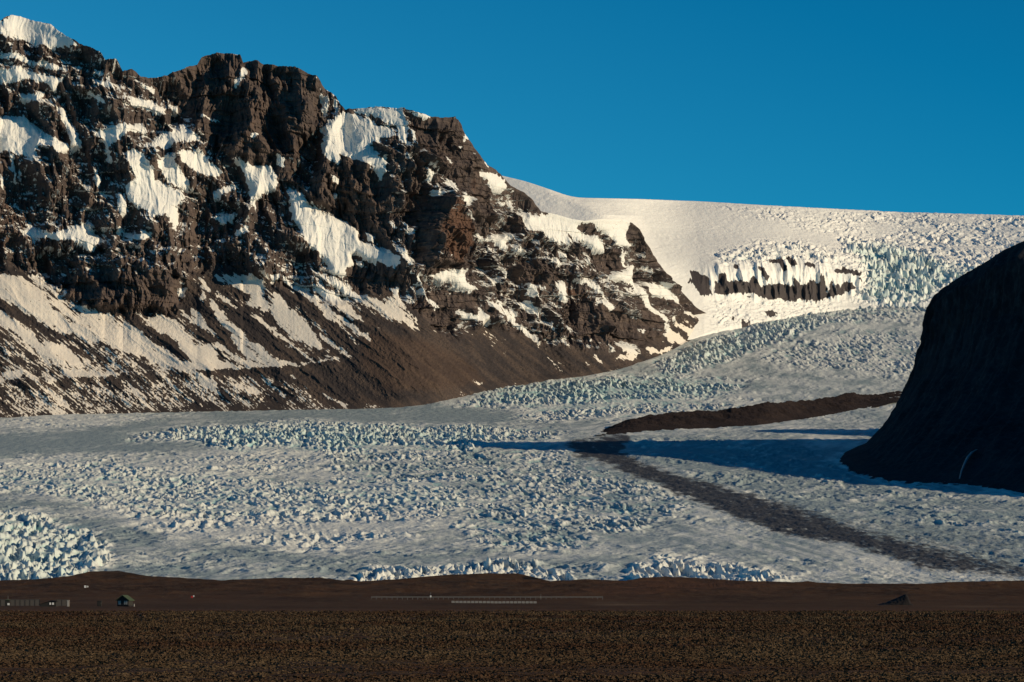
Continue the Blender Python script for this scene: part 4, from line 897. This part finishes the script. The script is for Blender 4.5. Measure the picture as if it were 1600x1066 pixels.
M_TIMBER = flat('dark_timber', (0.030, 0.028, 0.026)); M_GREEN = flat('green_roof', (0.05, 0.07, 0.04)); M_PALE = flat('pale_panel', (0.34, 0.32, 0.29))
M_GREY = flat('weathered_panel', (0.10, 0.088, 0.078)); M_WHITE = flat('white_paint', (0.78, 0.76, 0.72), var=.05); M_RED = flat('red_paint', (0.45, 0.03, 0.03), var=.05)
M_STEEL = flat('galvanised_steel', (0.16, 0.15, 0.14), 0.5); M_GLASS = flat('window_glass', (0.22, 0.27, 0.29), 0.25, .1); M_CONC = flat('concrete', (0.25, 0.235, 0.22)); M_DGRAVEL = flat('dark_gravel', (0.014, 0.012, 0.012), var=.4, scale=1.0)

# hut
h = empty('hut', at(195.5, 690), math.radians(-12)); h.scale = (.8, .8, .88)
tag(h, 'small dark hut with green gable roof and pale windows standing alone on the plain', 'hut')
wb = MB().prism([(-1.75, .25), (1.75, .25), (1.75, 1.75), (0, 2.85), (-1.75, 1.75)], -2.0, 2.0).build('wall', M_TIMBER, h)
MB().box(0, 0, .1, 3.6, 4.1, .4).build('foundation', M_DGRAVEL, h)
rf = MB().prism([(-2.15, 1.55), (0, 2.93), (2.15, 1.55), (2.15, 1.72), (0, 3.12), (-2.15, 1.72)], -2.5, 2.3).build('roof', M_GREEN, h)
for cx, wd in ((-1.0, .85), (.62, .42), (1.2, .5)):
    wf = MB().box(cx, -2.03, 1.05, wd + .12, .08, 1.12).build('window', M_TIMBER, h)
    MB().box(cx, -2.075, 1.05, wd, .03, 1.0).build('pane', M_PALE, wf)
dr = MB().box(.08, -2.03, .98, .55, .07, 1.4).build('door', M_TIMBER, h); MB().box(.27, -2.085, .95, .05, .05, .14).build('handle', M_STEEL, dr)
tag(MB().cyl(0, 0, -.05, .55, .14).cyl(0, 0, .55, .62, .17).build('marker_post', M_PALE), 'short pale post just right of the green roofed hut', 'post').location = at(209.5, 688)
# dark utility cabinet
cb = empty('utility_cabinet', at(155.5, 700)); tag(cb, 'dark box shaped cabinet left of the green roofed hut', 'cabinet')
MB().box(0, 0, .62, 1.05, .8, 1.25).build('body', M_TIMBER, cb); MB().box(0, 0, 1.28, 1.2, .95, .08, .9).build('roof', M_TIMBER, cb)
d_ = MB().box(0, -.42, .62, .85, .05, 1.05).build('door', M_TIMBER, cb); MB().box(.32, -.46, .65, .05, .04, .2).build('handle', M_STEEL, d_)
# panel fence on the left
def panel_fence(px0, px1, n, d, label, hgt=1.45):
    x0, y0, z0 = at(px0, d); x1 = at(px1, d)[0]; stp = (x1 - x0) / n
    r = empty('panel_fence', (x0, y0, z0)); tag(r, label, 'fence')
    for i in range(n): MB().box((i + .5) * stp, 0, hgt / 2 + .12, stp * .86, .06, hgt).build('panel', M_GREY, r)
    for i in range(n + 1): MB().box(i * stp, 0, hgt / 2 + .1, .11, .12, hgt + .3).build('post', M_TIMBER, r)
    MB().box((x1 - x0) / 2, -.06, hgt + .16, x1 - x0, .07, .08).build('rail', M_GREY, r)
panel_fence(-22, 62, 11, 690, 'long grey fence of upright panels at the left edge of the plain')
panel_fence(88, 105, 2, 695, 'short plain grey panel wall between the dark shed and the pale pillar')
# low shed
sh = empty('shed', at(76, 680)); tag(sh, 'low dark shed with sloping roof and two pale windows beside the panel fence', 'shed')
MB().prism([(-1.9, 0), (1.9, 0), (1.9, 1.1), (.9, 1.3), (-1.9, .5)], -1.0, 1.0).build('wall', M_TIMBER, sh)
MB().prism([(-2.1, .48), (.9, 1.36), (2.05, 1.14), (2.05, 1.24), (.9, 1.48), (-2.1, .58)], -1.2, 1.15).build('roof', M_DGRAVEL, sh)
for cx in (.55, 1.2):
    wf = MB().box(cx, -1.03, .7, .5, .07, .62).build('window', M_TIMBER, sh); MB().box(cx, -1.075, .7, .4, .03, .52).build('pane', M_WHITE, wf)
pl = empty('pillar', at(106.5, 688)); tag(pl, 'pale stone pillar at the right end of the short panel wall', 'pillar')
MB().box(0, 0, .7, .46, .46, 1.45).build('shaft', M_PALE, pl); MB().box(0, 0, 1.47, .6, .6, .1).build('cap', M_PALE, pl)
# kiosk with mast
kk_ = empty('kiosk', at(12.5, 684)); tag(kk_, 'tiny dark kiosk with a thin mast standing before the long panel fence', 'kiosk')
MB().box(0, 0, .85, .95, .95, 1.4).build('body', M_TIMBER, kk_); MB().box(0, 0, 1.62, 1.2, 1.2, .16, .6).build('roof', M_GREEN, kk_)
MB().box(.2, -.5, .6, .5, .05, .5).build('notice_board', M_WHITE, kk_); MB().cyl(0, 0, 1.68, 2.6, .06, 8, .03).build('mast', M_STEEL, kk_)
# white signs and red marker
for k_, (px, lab) in enumerate(((133.2, 'larger bright white board on posts on the slope above the hut'), (137.0, 'smaller white board right beside the larger white board on the slope'))):
    s_ = empty('signboard', at(px, 1320)); tag(s_, lab, 'sign', 'white boards on the slope')
    wd = 1.0 if k_ == 0 else .6
    MB().box(0, 0, 1.0, wd, .06, 1.05 if k_ == 0 else .7).build('board', M_WHITE, s_)
    for sx in (-.35, .35): MB().cyl(sx * wd, .05, -.1, 1.3, .04, 6).build('leg', M_STEEL, s_)
rm = empty('marker_sign', at(301.5, 1050)); tag(rm, 'small red and white marker sign alone on the brown slope', 'sign')
MB().box(-.35, 0, .75, .75, .06, .75).build('red_panel', M_RED, rm); MB().box(.27, 0, 1.05, .45, .06, .5).build('white_panel', M_WHITE, rm); MB().cyl(0, .06, -.1, 1.3, .04, 6).build('post', M_STEEL, rm)
# guard rails
def guardrail(px0, px1, d, n, hgt, mat, label, rail_h, nm='guardrail'):
    x0, y0, z0 = at(px0, d); x1 = at(px1, d)[0]
    zl = at((px0 + px1) / 2, d)[2]
    r = empty(nm, ((x0 + x1) / 2, d, zl)); tag(r, label, 'guardrail')
    L = x1 - x0
    MB().box(0, -.05, hgt, L, .06, rail_h).build('rail', mat, r)
    pm = MB().box(0, .05, hgt / 2 - .15, .16, .14, hgt + .3)
    p0 = pm.build('post', mat, r); p0.location.x = -L / 2 + .1
    for i in range(1, n):
        c = p0.copy(); COL.objects.link(c); c.parent = r; c.location.x = -L / 2 + .1 + (L - .2) * i / (n - 1)
guardrail(580, 942, 1000, 46, .78, M_STEEL, 'long thin grey guardrail crossing the plain, the farther of two', .32)
def barrier():
    x0, y0, z0 = at(705, 850); x1 = at(839, 850)[0]; n = 22; stp = (x1 - x0) / n
    c0 = None
    for i in range(n):
        if c0 is None:
            c0 = MB().prism([(-stp * .42, -.1), (stp * .42, -.1), (stp * .42, .55), (stp * .36, .62), (-stp * .36, .62), (-stp * .42, .55)], -.2, .2).build('concrete_block', M_CONC)
            o_ = c0
        else:
            o_ = c0.copy(); COL.objects.link(o_)
        o_.location = (x0 + (i + .5) * stp, 850, at(705 + (i + .5) * 134 / n, 850)[2])
        tag(o_, 'pale concrete block in the short bright row before the long guardrail', 'block', 'row of pale blocks before the guardrail')
barrier()
for px, d, hh_, lab in ((673, 995, 2.6, 'white topped pole at the left part of the long guardrail'), (845, 995, 2.0, 'short grey pole at the right part of the long guardrail')):
    p_ = empty('pole', at(px, d)); tag(p_, lab, 'pole')
    MB().cyl(0, 0, -.1, hh_, .07, 8, .05).build('shaft', M_STEEL, p_); MB().box(0, -.06, hh_ * .45, .5, .06, .6).build('plate', M_WHITE if px < 700 else M_STEEL, p_)
# gravel mound with steep right side
def mound():
    d = 760; x0, _, z0 = at(1398, d)
    n_, m_ = 60, 40
    u = np.linspace(-1, 1, n_)[:, None]; vv = np.linspace(-1, 1, m_)[None]
    hx = np.interp(u, [-1, -.5, .1, .62, .72, .86, 1], [0, .25, .62, 1, .92, .2, 0])
    Zm_ = 3.0 * hx * np.clip(1 - np.abs(vv) ** 1.6, 0, 1)
    Xm_ = u * 4.6 + 0 * vv; Ym_ = vv * 4 + 0 * u
    Zm_ = Zm_ + .25 * fbm(Xm_ * 1.2, Ym_ * 1.2, 3, 161) * (Zm_ > .05) - .05
    o = sheet('gravel_mound', Xm_, Ym_, Zm_, M_DGRAVEL); o.location = (x0, d, z0)
    tag(o, 'dark gravel mound with a steep right side on the plain', 'mound')
mound()

# frozen waterfall on the shaded cliff
def waterfall(pts, wid, label):
    Xr, Yr, Zr = RM
    PXr = 800 + Xr / Yr * F; PYr = HOR - (Zr - EYE) / Yr * F
    L, R = [], []
    for (px, py), wd in zip(pts, wid):
        dist = np.hypot(PXr - px, PYr - py)
        cand = dist < 7
        yy = Yr[cand].min() if cand.any() else Yr.flat[np.argmin(dist)]
        x, y, z = world(px, py, yy - 3.0)
        L.append((x - wd, y, z)); R.append((x + wd, y, z))
    V, Fq = [], []
    for l, r in zip(L, R):
        mid = ((l[0] + r[0]) / 2, l[1] - 1.5, l[2])
        V += [l, mid, r, (r[0], r[1] + 8, r[2]), (l[0], l[1] + 8, l[2])]
    for i in range(len(L) - 1):
        a_ = i * 5; b_ = a_ + 5
        for j in range(5): Fq.append((a_ + j, a_ + (j + 1) % 5, b_ + (j + 1) % 5, b_ + j))
    o = mesh_np('frozen_waterfall', V, Fq, flat('waterfall_ice', (0.13, 0.16, 0.18), .5, .3, .3))
    tag(o, label, 'waterfall')
waterfall([(1527,702),(1520,706),(1513,714),(1508,724),(1503,736),(1500,748)], [1.0, 1.6, 1.4, 1.1, .7, .3], 'thin pale frozen waterfall curving down the shaded right cliff')

print('FACES', sum(len(o.data.polygons) for o in COL.objects if o.type == 'MESH'))
